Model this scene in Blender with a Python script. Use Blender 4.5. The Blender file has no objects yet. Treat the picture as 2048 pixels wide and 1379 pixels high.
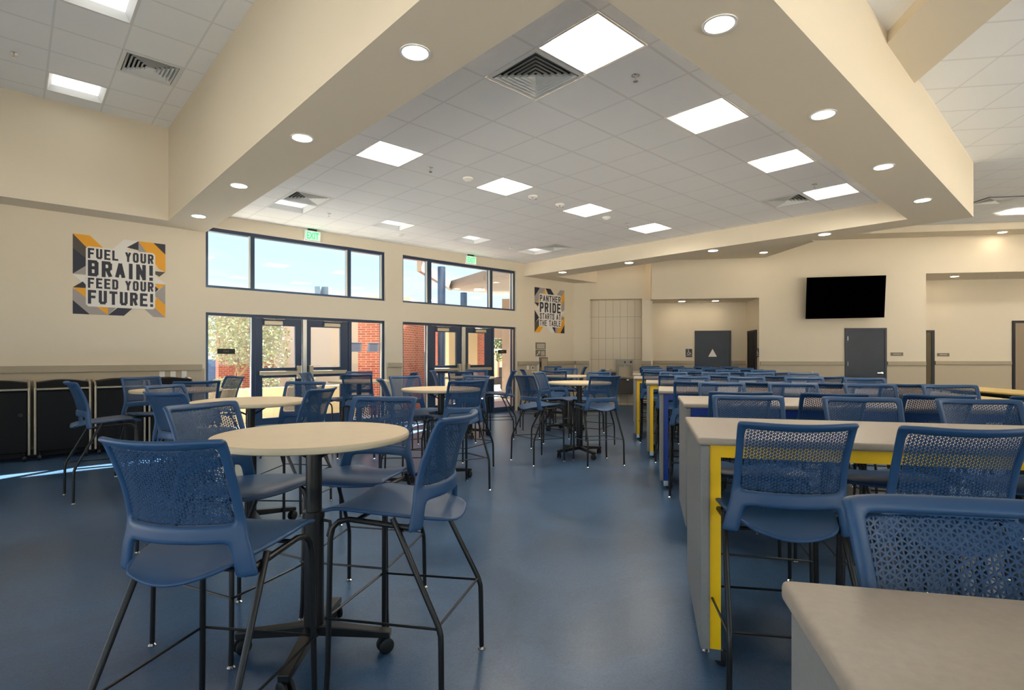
import bpy, bmesh, math, random
from mathutils import Vector, Matrix
random.seed(7)
sc = bpy.context.scene
col = sc.collection
# ---------------------------------------------------------------- camera
F, CX, CY, H = 1082.5, 1024.0, 711.5, 1.40
YAW = math.radians(47.36)
PHI = math.pi/2 - YAW          # rotation of the room frame (local x = u, local y = v)
AZ = math.radians(8.58)        # television wall frame
SU, CU = math.sin(YAW), math.cos(YAW)
cam = bpy.data.cameras.new('camera')
cam.sensor_width = 36.0
cam.lens = 36.0*F/2048.0
cam.shift_y = (CY-689.5)/2048.0
cam.clip_start = 0.05
cam.clip_end = 500
camo = bpy.data.objects.new('camera', cam)
col.objects.link(camo)
camo.location = (0, 0, H)
camo.rotation_euler = (math.pi/2, 0, 0)
sc.camera = camo
sc.view_settings.view_transform = 'Standard'
sc.view_settings.look = 'None'
sc.view_settings.gamma = 1.0
sc.view_settings.exposure = 0.8
sc.view_settings.use_curve_mapping = False
sc.cycles.diffuse_bounces = 7
sc.cycles.transparent_max_bounces = 12
PANEL_W = 20.0     # strength of the square ceiling lights
DOWN_W = 26.0
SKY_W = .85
SUN_W = 32.0
# ---------------------------------------------------------------- world
def U2W(u, v):
    return (u*SU - v*CU, u*CU + v*SU)
def W2U(x, y):
    return (x*SU + y*CU, -x*CU + y*SU)
def T2W(d, n):                 # television wall frame to world
    return (d*math.cos(AZ)+n*math.sin(AZ), -d*math.sin(AZ)+n*math.cos(AZ))
w = bpy.data.worlds.new('sky'); sc.world = w; w.use_nodes = True
nt = w.node_tree; N = nt.nodes; L = nt.links; N.clear()
tc = N.new('ShaderNodeTexCoord'); sx = N.new('ShaderNodeSeparateXYZ')
L.new(tc.outputs['Generated'], sx.inputs[0])
rp = N.new('ShaderNodeValToRGB'); L.new(sx.outputs['Z'], rp.inputs[0])
e = rp.color_ramp.elements
e[0].position = 0.0; e[0].color = (.74, .86, .93, 1)
e[1].position = 0.42; e[1].color = (.30, .55, .86, 1)
x_ = e.new(.2); x_.color = (.56, .79, .95, 1)
mp = N.new('ShaderNodeMapping'); mp.inputs['Scale'].default_value = (1.2, 1.2, 6.5)
L.new(tc.outputs['Generated'], mp.inputs[0])
no = N.new('ShaderNodeTexNoise'); no.inputs['Scale'].default_value = 3.2; no.inputs['Detail'].default_value = 7; no.inputs['Roughness'].default_value = .6
L.new(mp.outputs[0], no.inputs[0])
cr = N.new('ShaderNodeValToRGB'); L.new(no.outputs['Fac'], cr.inputs[0])
cr.color_ramp.elements[0].position = .46; cr.color_ramp.elements[0].color = (0, 0, 0, 1)
cr.color_ramp.elements[1].position = .72; cr.color_ramp.elements[1].color = (.8, .8, .8, 1)
mx = N.new('ShaderNodeMixRGB'); L.new(cr.outputs[0], mx.inputs[0]); L.new(rp.outputs[0], mx.inputs[1]); mx.inputs[2].default_value = (.90, .95, .97, 1)
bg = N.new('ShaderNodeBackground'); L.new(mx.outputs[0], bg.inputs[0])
# fill factor for the sky behind the camera, level with the rest
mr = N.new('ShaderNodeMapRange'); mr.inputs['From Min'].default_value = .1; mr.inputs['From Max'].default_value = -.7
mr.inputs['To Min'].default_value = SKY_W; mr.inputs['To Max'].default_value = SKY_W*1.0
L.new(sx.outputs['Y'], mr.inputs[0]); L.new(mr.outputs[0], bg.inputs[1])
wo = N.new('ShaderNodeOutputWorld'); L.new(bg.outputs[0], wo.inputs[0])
sun = bpy.data.lights.new('sun', 'SUN'); sun.energy = SUN_W; sun.angle = math.radians(.6); sun.color = (1, .95, .86)
suno = bpy.data.objects.new('sun', sun); col.objects.link(suno)
_h = (-.87*SU + .49*CU, -.87*CU - .49*SU)
_el = math.radians(42)
sd = Vector((_h[0]*math.cos(_el), _h[1]*math.cos(_el), -math.sin(_el)))
suno.rotation_euler = sd.to_track_quat('-Z', 'Y').to_euler()
# ---------------------------------------------------------------- materials
MATS = {}
def lin(c):
    return tuple(((x/255.)/12.92 if x/255. <= .04045 else ((x/255.+.055)/1.055)**2.4) for x in c)
def mat(name, rgb, rough=.5, metal=0.0, spec=.5, noise=None, bump=0.0, bscale=80, emit=None, estr=0.0, coat=0.0):
    m = bpy.data.materials.new(name); m.use_nodes = True
    nt = m.node_tree; b = nt.nodes['Principled BSDF']
    c = lin(rgb)
    b.inputs['Base Color'].default_value = (*c, 1)
    b.inputs['Roughness'].default_value = rough
    b.inputs['Metallic'].default_value = metal
    b.inputs['Specular IOR Level'].default_value = spec
    b.inputs['Coat Weight'].default_value = coat
    if emit:
        b.inputs['Emission Color'].default_value = (*lin(emit), 1); b.inputs['Emission Strength'].default_value = estr
    tcn = nt.nodes.new('ShaderNodeTexCoord')
    if noise:
        sc_, amt, rgb2 = noise
        n = nt.nodes.new('ShaderNodeTexNoise'); n.inputs['Scale'].default_value = sc_; n.inputs['Detail'].default_value = 6; n.inputs['Roughness'].default_value = .6
        nt.links.new(tcn.outputs['Object'], n.inputs[0])
        r = nt.nodes.new('ShaderNodeValToRGB'); nt.links.new(n.outputs['Fac'], r.inputs[0])
        r.color_ramp.elements[0].position = .5-amt; r.color_ramp.elements[0].color = (*c, 1)
        r.color_ramp.elements[1].position = .5+amt; r.color_ramp.elements[1].color = (*lin(rgb2), 1)
        nt.links.new(r.outputs[0], b.inputs['Base Color'])
    if bump:
        n = nt.nodes.new('ShaderNodeTexNoise'); n.inputs['Scale'].default_value = bscale; n.inputs['Detail'].default_value = 3
        nt.links.new(tcn.outputs['Object'], n.inputs[0])
        bp = nt.nodes.new('ShaderNodeBump'); bp.inputs['Strength'].default_value = bump; bp.inputs['Distance'].default_value = .01
        nt.links.new(n.outputs['Fac'], bp.inputs['Height']); nt.links.new(bp.outputs[0], b.inputs['Normal'])
    MATS[name] = m
    return m
M = MATS
mat('wall_paint', (221, 209, 187), .7, spec=.2, bump=.05, bscale=60)
mat('soffit_paint', (224, 212, 190), .75, spec=.2, bump=.05, bscale=60)
mat('wainscot', (186, 172, 148), .45, spec=.3)
mat('rail_trim', (170, 157, 134), .5)
mat('black_base', (40, 36, 34), .5)
mat('navy_metal', (28, 52, 80), .35, spec=.5)
mat('dark_door', (20, 27, 36), .32, spec=.35, noise=(1.2, .2, (32, 40, 52)))
mat('dark_frame', (24, 27, 40), .4)
mat('aluminium', (200, 196, 186), .3, metal=.8)
mat('satin_tan', (190, 175, 150), .35, metal=.5)
mat('chrome', (225, 225, 222), .12, metal=1.0)
mat('steel', (150, 140, 124), .35, metal=.9)
mat('plastic_blue', (38, 74, 114), .42, spec=.45)
mat('black_tube', (22, 21, 20), .33, spec=.5)
mat('rubber', (20, 20, 20), .5)
mat('cart_black', (17, 17, 18), .55, spec=.2)
mat('cart_frame', (165, 155, 135), .35, metal=.4)
mat('panel_grey', (132, 132, 130), .5, noise=(90, .2, (140, 139, 136)))
mat('top_grey', (162, 150, 136), .42, noise=(70, .2, (170, 158, 144)), spec=.4)
mat('edge_grey', (170, 166, 160), .45, noise=(160, .12, (205, 203, 198)))
mat('frame_yellow', (255, 204, 0), .4)
mat('frame_blue', (8, 56, 150), .4)
mat('table_top', (228, 200, 156), .38, noise=(14, .25, (234, 208, 168)), spec=.4)
mat('table_edge', (205, 190, 160), .45)
mat('oak_top', (232, 196, 112), .38)
mat('white_plastic', (236, 232, 224), .4)
mat('white_metal', (232, 232, 230), .45)
mat('vent_grey', (236, 236, 232), .45)
mat('duct_grey', (90, 90, 88), .7)
mat('vent_dark', (25, 25, 25), .7)
mat('screen_black', (1, 1, 1), .9, spec=0.0)
mat('sign_dark', (62, 56, 58), .5)
mat('sign_bronze', (120, 108, 86), .5)
mat('sign_white', (238, 234, 226), .5)
mat('poster_white', (226, 222, 214), .5)
mat('poster_navy', (32, 34, 52), .5)
mat('poster_gold', (232, 162, 20), .5)
mat('poster_grey', (160, 152, 148), .5)
mat('poster_brown', (78, 70, 62), .5)
mat('letter_navy', (36, 36, 50), .5)
mat('exit_green', (30, 220, 90), .5, emit=(40, 235, 110), estr=1.1)
mat('exit_pale', (205, 238, 205), .5, emit=(190, 240, 200), estr=.35)
mat('paper', (200, 205, 222), .7)
mat('paper_ink', (96, 104, 130), .7)
mat('dark_grey', (66, 60, 58), .45)
mat('shutter', (150, 132, 108), .5)
mat('dark_void', (8, 10, 18), .6)
mat('olive_panel', (88, 76, 48), .6)
mat('concrete', (222, 218, 210), .8, noise=(6, .3, (210, 205, 196)))
mat('purple_paver', (140, 122, 138), .8)
mat('planter_wall', (188, 170, 134), .8)
mat('stucco', (176, 158, 142), .85, bump=.1, bscale=30)
mat('canopy_tan', (132, 122, 110), .8)
mat('canopy_white', (240, 236, 228), .6)
mat('column_navy', (28, 66, 108), .3)
mat('bark', (120, 92, 70), .9)
mat('leaf', (98, 104, 66), .6, noise=(14, .2, (168, 168, 128)))
mat('leaf_dark', (70, 88, 56), .6, noise=(9, .2, (110, 120, 70)))
mat('soil_plant', (110, 116, 96), .8, noise=(12, .2, (160, 164, 140)))
mat('mech_grey', (96, 118, 136), .5)
mat('fill_lens', (255, 255, 252), .5, emit=(255, 248, 236), estr=52)  # strong lens of the added, unseen fill panels
mat('light_lens', (255, 255, 252), .5, emit=(255, 246, 230), estr=PANEL_W)
mat('down_lens', (255, 250, 240), .5, emit=(255, 234, 204), estr=DOWN_W)
mat('high_lens', (255, 255, 252), .5, emit=(250, 250, 246), estr=1.4)
mat('lens_off_glow', (240, 240, 238), .5, emit=(250, 250, 248), estr=.45)  # switched-off lens with a faint glow put in to keep it white
mat('black_sign', (18, 18, 16), .5)

def brick_mat():
    m = bpy.data.materials.new('brick'); m.use_nodes = True; nt = m.node_tree; b = nt.nodes['Principled BSDF']
    tcn = nt.nodes.new('ShaderNodeTexCoord'); s = nt.nodes.new('ShaderNodeSeparateXYZ'); c = nt.nodes.new('ShaderNodeCombineXYZ')
    nt.links.new(tcn.outputs['Object'], s.inputs[0])
    a = nt.nodes.new('ShaderNodeMath'); a.operation = 'ADD'
    nt.links.new(s.outputs['X'], a.inputs[0]); nt.links.new(s.outputs['Y'], a.inputs[1])
    nt.links.new(a.outputs[0], c.inputs['X']); nt.links.new(s.outputs['Z'], c.inputs['Y'])
    br = nt.nodes.new('ShaderNodeTexBrick'); nt.links.new(c.outputs[0], br.inputs[0])
    br.inputs['Scale'].default_value = 1.0
    br.inputs['Brick Width'].default_value = .19; br.inputs['Row Height'].default_value = .056; br.inputs['Mortar Size'].default_value = .0055
    br.inputs['Color1'].default_value = (*lin((152, 70, 52)), 1); br.inputs['Color2'].default_value = (*lin((128, 56, 44)), 1)
    br.inputs['Mortar'].default_value = (*lin((182, 146, 122)), 1)
    nt.links.new(br.outputs[0], b.inputs['Base Color']); b.inputs['Roughness'].default_value = .85
    MATS['brick'] = m
brick_mat()

def tile_mat():   # acoustic ceiling tile, grid lines from the room frame
    def make(name, ox, oy):
        m = bpy.data.materials.new(name); m.use_nodes = True; nt = m.node_tree; b = nt.nodes['Principled BSDF']
        tcn = nt.nodes.new('ShaderNodeTexCoord'); s = nt.nodes.new('ShaderNodeSeparateXYZ'); nt.links.new(tcn.outputs['Object'], s.inputs[0])
        outs = []
        for ax, o, wd in (('X', ox, .020), ('Y', oy, .026)):
            q = nt.nodes.new('ShaderNodeMath'); q.operation = 'ADD'; q.inputs[1].default_value = -o + .61*50 + wd/2
            nt.links.new(s.outputs[ax], q.inputs[0])
            r = nt.nodes.new('ShaderNodeMath'); r.operation = 'MODULO'; r.inputs[1].default_value = .61; nt.links.new(q.outputs[0], r.inputs[0])
            t = nt.nodes.new('ShaderNodeMath'); t.operation = 'LESS_THAN'; t.inputs[1].default_value = wd; nt.links.new(r.outputs[0], t.inputs[0])
            outs.append(t)
        mxn = nt.nodes.new('ShaderNodeMath'); mxn.operation = 'MAXIMUM'; nt.links.new(outs[0].outputs[0], mxn.inputs[0]); nt.links.new(outs[1].outputs[0], mxn.inputs[1])
        cm = nt.nodes.new('ShaderNodeMixRGB'); nt.links.new(mxn.outputs[0], cm.inputs[0])
        cm.inputs[1].default_value = (*lin((247, 247, 246)), 1); cm.inputs[2].default_value = (*lin((232, 232, 231)), 1)
        nt.links.new(cm.outputs[0], b.inputs['Base Color']); b.inputs['Roughness'].default_value = .8; b.inputs['Specular IOR Level'].default_value = .15
        n = nt.nodes.new('ShaderNodeTexNoise'); n.inputs['Scale'].default_value = 90; nt.links.new(tcn.outputs['Object'], n.inputs[0])
        iv = nt.nodes.new('ShaderNodeMath'); iv.operation = 'MULTIPLY_ADD'; iv.inputs[1].default_value = -1.5; nt.links.new(mxn.outputs[0], iv.inputs[0]); nt.links.new(n.outputs['Fac'], iv.inputs[2])
        bp = nt.nodes.new('ShaderNodeBump'); bp.inputs['Strength'].default_value = .25; bp.inputs['Distance'].default_value = .004
        nt.links.new(iv.outputs[0], bp.inputs['Height']); nt.links.new(bp.outputs[0], b.inputs['Normal'])
        MATS[name] = m
    make('ceiling_tile', 2.98, 2.355)
    make('ceiling_tile_high', .30, 7.48)
    make('ceiling_tile_right', 0.2, 0.35)
tile_mat()

def floor_mat():
    m = bpy.data.materials.new('blue_linoleum'); m.use_nodes = True; nt = m.node_tree; b = nt.nodes['Principled BSDF']
    tcn = nt.nodes.new('ShaderNodeTexCoord')
    n1 = nt.nodes.new('ShaderNodeTexNoise'); n1.inputs['Scale'].default_value = 1.1; n1.inputs['Detail'].default_value = 8; n1.inputs['Roughness'].default_value = .65; n1.inputs['Distortion'].default_value = 1.0
    n2 = nt.nodes.new('ShaderNodeTexNoise'); n2.inputs['Scale'].default_value = 55; n2.inputs['Detail'].default_value = 5; n2.inputs['Distortion'].default_value = 2.0
    nt.links.new(tcn.outputs['Object'], n1.inputs[0]); nt.links.new(tcn.outputs['Object'], n2.inputs[0])
    r1 = nt.nodes.new('ShaderNodeValToRGB'); nt.links.new(n1.outputs['Fac'], r1.inputs[0])
    r1.color_ramp.elements[0].position = .3; r1.color_ramp.elements[0].color = (*lin((46, 72, 102)), 1)
    r1.color_ramp.elements[1].position = .72; r1.color_ramp.elements[1].color = (*lin((72, 102, 138)), 1)
    r2 = nt.nodes.new('ShaderNodeValToRGB'); nt.links.new(n2.outputs['Fac'], r2.inputs[0])
    r2.color_ramp.elements[0].position = .35; r2.color_ramp.elements[0].color = (.82, .82, .82, 1)
    r2.color_ramp.elements[1].position = .7; r2.color_ramp.elements[1].color = (1.25, 1.25, 1.2, 1)
    mu = nt.nodes.new('ShaderNodeMixRGB'); mu.blend_type = 'MULTIPLY'; mu.inputs[0].default_value = 1
    nt.links.new(r1.outputs[0], mu.inputs[1]); nt.links.new(r2.outputs[0], mu.inputs[2]); nt.links.new(mu.outputs[0], b.inputs['Base Color'])
    rr = nt.nodes.new('ShaderNodeMapRange'); rr.inputs['To Min'].default_value = .24; rr.inputs['To Max'].default_value = .36; nt.links.new(n1.outputs['Fac'], rr.inputs[0]); nt.links.new(rr.outputs[0], b.inputs['Roughness'])
    b.inputs['Specular IOR Level'].default_value = .5
    MATS['floor'] = m
floor_mat()

def niche_mat():
    m = bpy.data.materials.new('niche_tile'); m.use_nodes = True; nt = m.node_tree; b = nt.nodes['Principled BSDF']
    tcn = nt.nodes.new('ShaderNodeTexCoord'); s = nt.nodes.new('ShaderNodeSeparateXYZ'); nt.links.new(tcn.outputs['Object'], s.inputs[0])
    outs = []
    for ax, o, p, wd in (('X', .14, .203, .006), ('Z', .08, .61, .007)):
        q = nt.nodes.new('ShaderNodeMath'); q.operation = 'ADD'; q.inputs[1].default_value = p*50-o; nt.links.new(s.outputs[ax], q.inputs[0])
        r = nt.nodes.new('ShaderNodeMath'); r.operation = 'MODULO'; r.inputs[1].default_value = p; nt.links.new(q.outputs[0], r.inputs[0])
        t = nt.nodes.new('ShaderNodeMath'); t.operation = 'LESS_THAN'; t.inputs[1].default_value = wd; nt.links.new(r.outputs[0], t.inputs[0]); outs.append(t)
    mxn = nt.nodes.new('ShaderNodeMath'); mxn.operation = 'MAXIMUM'; nt.links.new(outs[0].outputs[0], mxn.inputs[0]); nt.links.new(outs[1].outputs[0], mxn.inputs[1])
    cm = nt.nodes.new('ShaderNodeMixRGB'); nt.links.new(mxn.outputs[0], cm.inputs[0])
    cm.inputs[1].default_value = (*lin((218, 204, 178)), 1); cm.inputs[2].default_value = (*lin((120, 108, 90)), 1)
    nt.links.new(cm.outputs[0], b.inputs['Base Color']); b.inputs['Roughness'].default_value = .3
    MATS['niche_tile'] = m
niche_mat()

def glass_mat():
    m = bpy.data.materials.new('glass'); m.use_nodes = True; nt = m.node_tree; nt.nodes.clear()
    o = nt.nodes.new('ShaderNodeOutputMaterial'); t = nt.nodes.new('ShaderNodeBsdfTransparent'); g = nt.nodes.new('ShaderNodeBsdfGlossy')
    t.inputs[0].default_value = (.97, .98, .98, 1); g.inputs['Roughness'].default_value = .02
    x = nt.nodes.new('ShaderNodeMixShader'); x.inputs[0].default_value = .05; nt.links.new(t.outputs[0], x.inputs[1]); nt.links.new(g.outputs[0], x.inputs[2]); nt.links.new(x.outputs[0], o.inputs[0])
    MATS['glass'] = m
glass_mat()

def mesh_mat():      # perforated plastic: star-shaped struts with small triangular holes
    m = bpy.data.materials.new('perforated_blue'); m.use_nodes = True; nt = m.node_tree; b = nt.nodes['Principled BSDF']; o = nt.nodes['Material Output']
    b.inputs['Base Color'].default_value = (*lin((38, 72, 110)), 1); b.inputs['Roughness'].default_value = .42
    tcn = nt.nodes.new('ShaderNodeTexCoord'); s = nt.nodes.new('ShaderNodeSeparateXYZ'); nt.links.new(tcn.outputs['Object'], s.inputs[0])
    acc = None; LP = .0125*math.sqrt(3)/2
    for ang in (0, 60, 120):
        a = math.radians(ang)
        mx_ = nt.nodes.new('ShaderNodeMath'); mx_.operation = 'MULTIPLY'; mx_.inputs[1].default_value = math.cos(a); nt.links.new(s.outputs['X'], mx_.inputs[0])
        mz = nt.nodes.new('ShaderNodeMath'); mz.operation = 'MULTIPLY_ADD'; mz.inputs[1].default_value = math.sin(a)*.93; nt.links.new(s.outputs['Z'], mz.inputs[0]); nt.links.new(mx_.outputs[0], mz.inputs[2])
        c = nt.nodes.new('ShaderNodeMath'); c.operation = 'PINGPONG'; c.inputs[1].default_value = LP/2; nt.links.new(mz.outputs[0], c.inputs[0])
        if acc is None: acc = c
        else:
            ad = nt.nodes.new('ShaderNodeMath'); ad.operation = 'MINIMUM'; nt.links.new(acc.outputs[0], ad.inputs[0]); nt.links.new(c.outputs[0], ad.inputs[1]); acc = ad
    lt = nt.nodes.new('ShaderNodeMath'); lt.operation = 'GREATER_THAN'; lt.inputs[1].default_value = .00145; nt.links.new(acc.outputs[0], lt.inputs[0])
    t = nt.nodes.new('ShaderNodeBsdfTransparent'); x = nt.nodes.new('ShaderNodeMixShader')
    nt.links.new(lt.outputs[0], x.inputs[0]); nt.links.new(b.outputs[0], x.inputs[1]); nt.links.new(t.outputs[0], x.inputs[2]); nt.links.new(x.outputs[0], o.inputs[0])
    MATS['perforated_blue'] = m
mesh_mat()

# ---------------------------------------------------------------- helpers
class B:
    """collects simple shapes into one bmesh"""
    def __init__(s): s.bm = bmesh.new()
    def box(s, x0, x1, y0, y1, z0, z1, mtx=None):
        vs = [s.bm.verts.new((x, y, z)) for x in (x0, x1) for y in (y0, y1) for z in (z0, z1)]
        for f in ((0, 1, 3, 2), (4, 6, 7, 5), (0, 4, 5, 1), (2, 3, 7, 6), (0, 2, 6, 4), (1, 5, 7, 3)): s.bm.faces.new([vs[i] for i in f])
        if mtx is not None:
            for v in vs: v.co = mtx @ v.co
        return s
    def poly(s, pts, z0, z1):
        a = [s.bm.verts.new((p[0], p[1], z0)) for p in pts]; b = [s.bm.verts.new((p[0], p[1], z1)) for p in pts]
        n = len(pts); s.bm.faces.new(a[::-1]); s.bm.faces.new(b)
        for i in range(n): s.bm.faces.new((a[i], a[(i+1) % n], b[(i+1) % n], b[i]))
        return s
    def face(s, pts):
        s.bm.faces.new([s.bm.verts.new(p) for p in pts]); return s
    def tube(s, pts, r, n=8, cap=True):
        P = [Vector(p) for p in pts]; rings = []
        for i, p in enumerate(P):
            if i == 0: d = P[1]-P[0]
            elif i == len(P)-1: d = P[-1]-P[-2]
            else: d = ((P[i+1]-p).normalized()+(p-P[i-1]).normalized())
            d.normalize()
            a = d.orthogonal() if i == 0 else (prev - d*prev.dot(d))
            a.normalize(); prev = a; c = d.cross(a)
            rr = r[i] if isinstance(r, (list, tuple)) else r
            rings.append([s.bm.verts.new(p + (a*math.cos(t)+c*math.sin(t))*rr) for t in [2*math.pi*k/n for k in range(n)]])
        for i in range(len(rings)-1):
            for k in range(n): s.bm.faces.new((rings[i][k], rings[i][(k+1) % n], rings[i+1][(k+1) % n], rings[i+1][k]))
        if cap: s.bm.faces.new(rings[0][::-1]); s.bm.faces.new(rings[-1])
        return s
    def lathe(s, prof, n=24, c=(0, 0), axis='z', o=(0, 0, 0)):
        rings = []
        for r, z in prof:
            ring = []
            for k in range(n):
                t = 2*math.pi*k/n; x, y = r*math.cos(t), r*math.sin(t)
                if axis == 'z': p = (o[0]+c[0]+x, o[1]+c[1]+y, o[2]+z)
                elif axis == 'x': p = (o[0]+z, o[1]+x, o[2]+y)
                else: p = (o[0]+x, o[1]+z, o[2]+y)
                ring.append(s.bm.verts.new(p))
            rings.append(ring)
        for i in range(len(rings)-1):
            for k in range(n): s.bm.faces.new((rings[i][k], rings[i][(k+1) % n], rings[i+1][(k+1) % n], rings[i+1][k]))
        s.bm.faces.new(rings[0][::-1]); s.bm.faces.new(rings[-1])
        return s
    def bevel(s, w=.005, seg=2, ang=30):
        bmesh.ops.recalc_face_normals(s.bm, faces=s.bm.faces)
        ed = [e for e in s.bm.edges if len(e.link_faces) == 2 and e.calc_face_angle(0) > math.radians(ang)]
        bmesh.ops.bevel(s.bm, geom=ed, offset=w, segments=seg, affect='EDGES', profile=.5, clamp_overlap=True)
        return s
    def mesh(s, name, smooth=False):
        bmesh.ops.recalc_face_normals(s.bm, faces=s.bm.faces)
        me = bpy.data.meshes.new(name); s.bm.to_mesh(me); s.bm.free()
        if smooth:
            for p in me.polygons: p.use_smooth = True
            try: me.set_sharp_from_angle(angle=math.radians(40))
            except Exception: pass
        return me
    def build(s, name, m, parent=None, loc=None, rot=None, smooth=False):
        return add(name, s.mesh(name, smooth), m, parent, loc, rot)
def add(name, me, m, parent=None, loc=None, rot=None):
    if m is not None:
        me.materials.clear(); me.materials.append(M[m] if isinstance(m, str) else m)
    o = bpy.data.objects.new(name, me); col.objects.link(o)
    if parent is not None: o.parent = parent
    if loc is not None: o.location = loc
    if rot is not None: o.rotation_euler = (0, 0, rot) if not hasattr(rot, '__len__') else rot
    return o
def tag(o, label, cat, group=None, kind=None):
    o['label'] = label; o['category'] = cat
    if group: o['group'] = group
    if kind: o['kind'] = kind
    return o
def struct(o):
    o['kind'] = 'structure'; return o
def thing(name, label, cat, loc=(0, 0, 0), rot=0, group=None):
    o = bpy.data.objects.new(name, None); o.empty_display_size = .1; col.objects.link(o)
    o.location = loc; o.rotation_euler = (0, 0, rot)
    return tag(o, label, cat, group)
KIDS = {}
def copy_tree(o, parent=None):
    c = o.copy(); col.objects.link(c)
    if parent is not None: c.parent = parent
    for ch in list(o.children): copy_tree(ch, c)
    return c
def dup(o, loc, rot, label=None, group=None):
    c = copy_tree(o); c.location = loc; c.rotation_euler = (0, 0, rot)
    if label: c['label'] = label
    if group: c['group'] = group
    return c
def apply_mods(o):
    dg = bpy.context.evaluated_depsgraph_get(); dg.update()
    me = bpy.data.meshes.new_from_object(o.evaluated_get(dg)); o.modifiers.clear(); old = o.data; o.data = me
    for p in me.polygons: p.use_smooth = True
    return o
def text_mesh(txt, size, w=None, h=None, ext=.002, off=0.0, align='LEFT'):
    """letters as a mesh in the x-z plane facing -y, fitted to width w and height h, lower left at origin"""
    cu = bpy.data.curves.new('lettering', 'FONT'); cu.body = txt; cu.size = size; cu.extrude = ext; cu.offset = off; cu.resolution_u = 2
    ob = bpy.data.objects.new('tmp', cu); col.objects.link(ob)
    dg = bpy.context.evaluated_depsgraph_get(); dg.update()
    me = bpy.data.meshes.new_from_object(ob.evaluated_get(dg)); bpy.data.objects.remove(ob); bpy.data.curves.remove(cu)
    xs = [v.co.x for v in me.vertices]; ys = [v.co.y for v in me.vertices]
    x0, x1, y0, y1 = min(xs), max(xs), min(ys), max(ys)
    kx = (w/(x1-x0)) if w else 1; ky = (h/(y1-y0)) if h else 1
    if w and not h: ky = kx
    if h and not w: kx = ky
    for v in me.vertices:
        x, y, z = v.co; v.co = ((x-x0)*kx, -z, (y-y0)*ky)
    return me
def join_meshes(lst):
    bm = bmesh.new()
    for me, dx, dy, dz in lst:
        n0 = len(bm.verts); bm.from_mesh(me); bm.verts.ensure_lookup_table()
        for v in bm.verts[n0:]: v.co += Vector((dx, dy, dz))
        bpy.data.meshes.remove(me)
    me = bpy.data.meshes.new('lettering'); bm.to_mesh(me); bm.free(); return me

V0 = 10.11; ZS = 3.465; ZC = 3.79; ZL = 4.87
# ---------------------------------------------------------------- room shell (room frame: rotation PHI)
struct(B().box(-3, 21.5, -3.5, V0+.14, -.05, 0).build('floor', 'floor', rot=PHI))
b = B()
WT = .26
def wallbox(b, u0, u1, z0, z1): b.box(u0, u1, V0, V0+WT, z0, z1)
UA0, UA1, UB0, UB1 = 2.36, 5.72, 6.13, 9.46
wallbox(b, -3, UA0, 0, 5.2); wallbox(b, UA1, UB0, 0, 5.2); wallbox(b, UB1, 12.2, 0, 5.2)
for a0, a1 in ((UA0, UA1), (UB0, UB1)):
    wallbox(b, a0, a1, 2.135, 2.55); wallbox(b, a0, a1, 3.57, 5.2)
struct(b.build('wall_left', 'wall_paint', rot=PHI))
# wainscot, rails and base on the window wall
k = 0
for a0, a1 in ((-3, UA0-.02), (UA1+.03, UB0-.03), (UB1+.04, 11.80)):
    k += 1
    bb = B().box(a0, a1, V0-.012, V0-.001, .10, 1.19)
    struct(bb.build('trim_%d' % k, 'wainscot', rot=PHI))
    bb = B().box(a0, a1-.04 if k == 1 else a1, V0-.045, V0-.001, 1.165, 1.262).bevel(.006)
    struct(bb.build('trim_%d' % (k+3), 'rail_trim', rot=PHI))
    struct(B().box(a0, a1, V0-.016, V0-.001, 0, .10).build('baseboard_left_%d' % k, 'black_base', rot=PHI))
# beams and soffits
struct(B().box(1.735, 2.36, 1.29, V0-.002, ZS, ZL+.05).build('trim_7', 'soffit_paint', rot=PHI))
struct(B().box(-3, 1.735, 9.62, V0-.002, ZS, ZL+.05).build('trim_8', 'soffit_paint', rot=PHI))
struct(B().poly([(1.6, 1.285), (10.50, 1.272), (10.42, 9.62), (10.42, V0-.002), (9.73, V0-.002), (9.93, 1.965), (1.6, 1.94)], ZS, ZL+.05).build('trim_9', 'soffit_paint', rot=PHI))
struct(B().box(10.42, 13.2, 9.60, V0-.002, ZS, ZL+.05).build('trim_10', 'soffit_paint', rot=PHI))
# main tiled ceiling with openings for the fixtures
LIGHTS = [(2.98+.61*a, 2.355+.61*c) for c in (0, 5) for a in (0, 3, 6, 9)] + [(2.98+.61*a, 8.455+.04) for a in (0, 3, 6, 9)]
LIGHTS = [(2.98+.61*a, 2.355+.61*c) for c in (0, 5, 10) for a in (0, 3, 6, 9)]
VENTS = [(2.98, 2.355+.61), (2.98, 2.355+.61*9), (2.98+.61*9, 2.355+.61), (2.98+.61*9, 2.355+.61*9)]
def ceiling_cells(u0, u1, v0, v1, ox, oy, z, holes, name, m):
    b = B()
    def cuts(a, c, o):
        r = [a]; x = o + math.ceil((a-o)/.61+1e-6)*.61
        while x < c-1e-6: r.append(x); x += .61
        return r + [c]
    us, vs = cuts(u0, u1, ox), cuts(v0, v1, oy)
    for i in range(len(us)-1):
        for j in range(len(vs)-1):
            cx_, cy_ = (us[i]+us[i+1])/2, (vs[j]+vs[j+1])/2
            if any(hu < cx_ < hu+.61 and hv < cy_ < hv+.61 for hu, hv in holes): continue
            b.face([(us[i], vs[j], z), (us[i], vs[j+1], z), (us[i+1], vs[j+1], z), (us[i+1], vs[j], z)])
    bmesh.ops.remove_doubles(b.bm, verts=b.bm.verts, dist=1e-4)
    o = b.build(name, m, rot=PHI); return struct(o)
ceiling_cells(2.30, 9.95, 1.9, V0, 2.98, 2.355, ZC, LIGHTS+VENTS, 'ceiling', 'ceiling_tile')
HL = [(.30, 7.48+.61*2), (.30, 7.48-.61)] ; HL = [(.30, 8.70), (.30, 6.26)]
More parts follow.
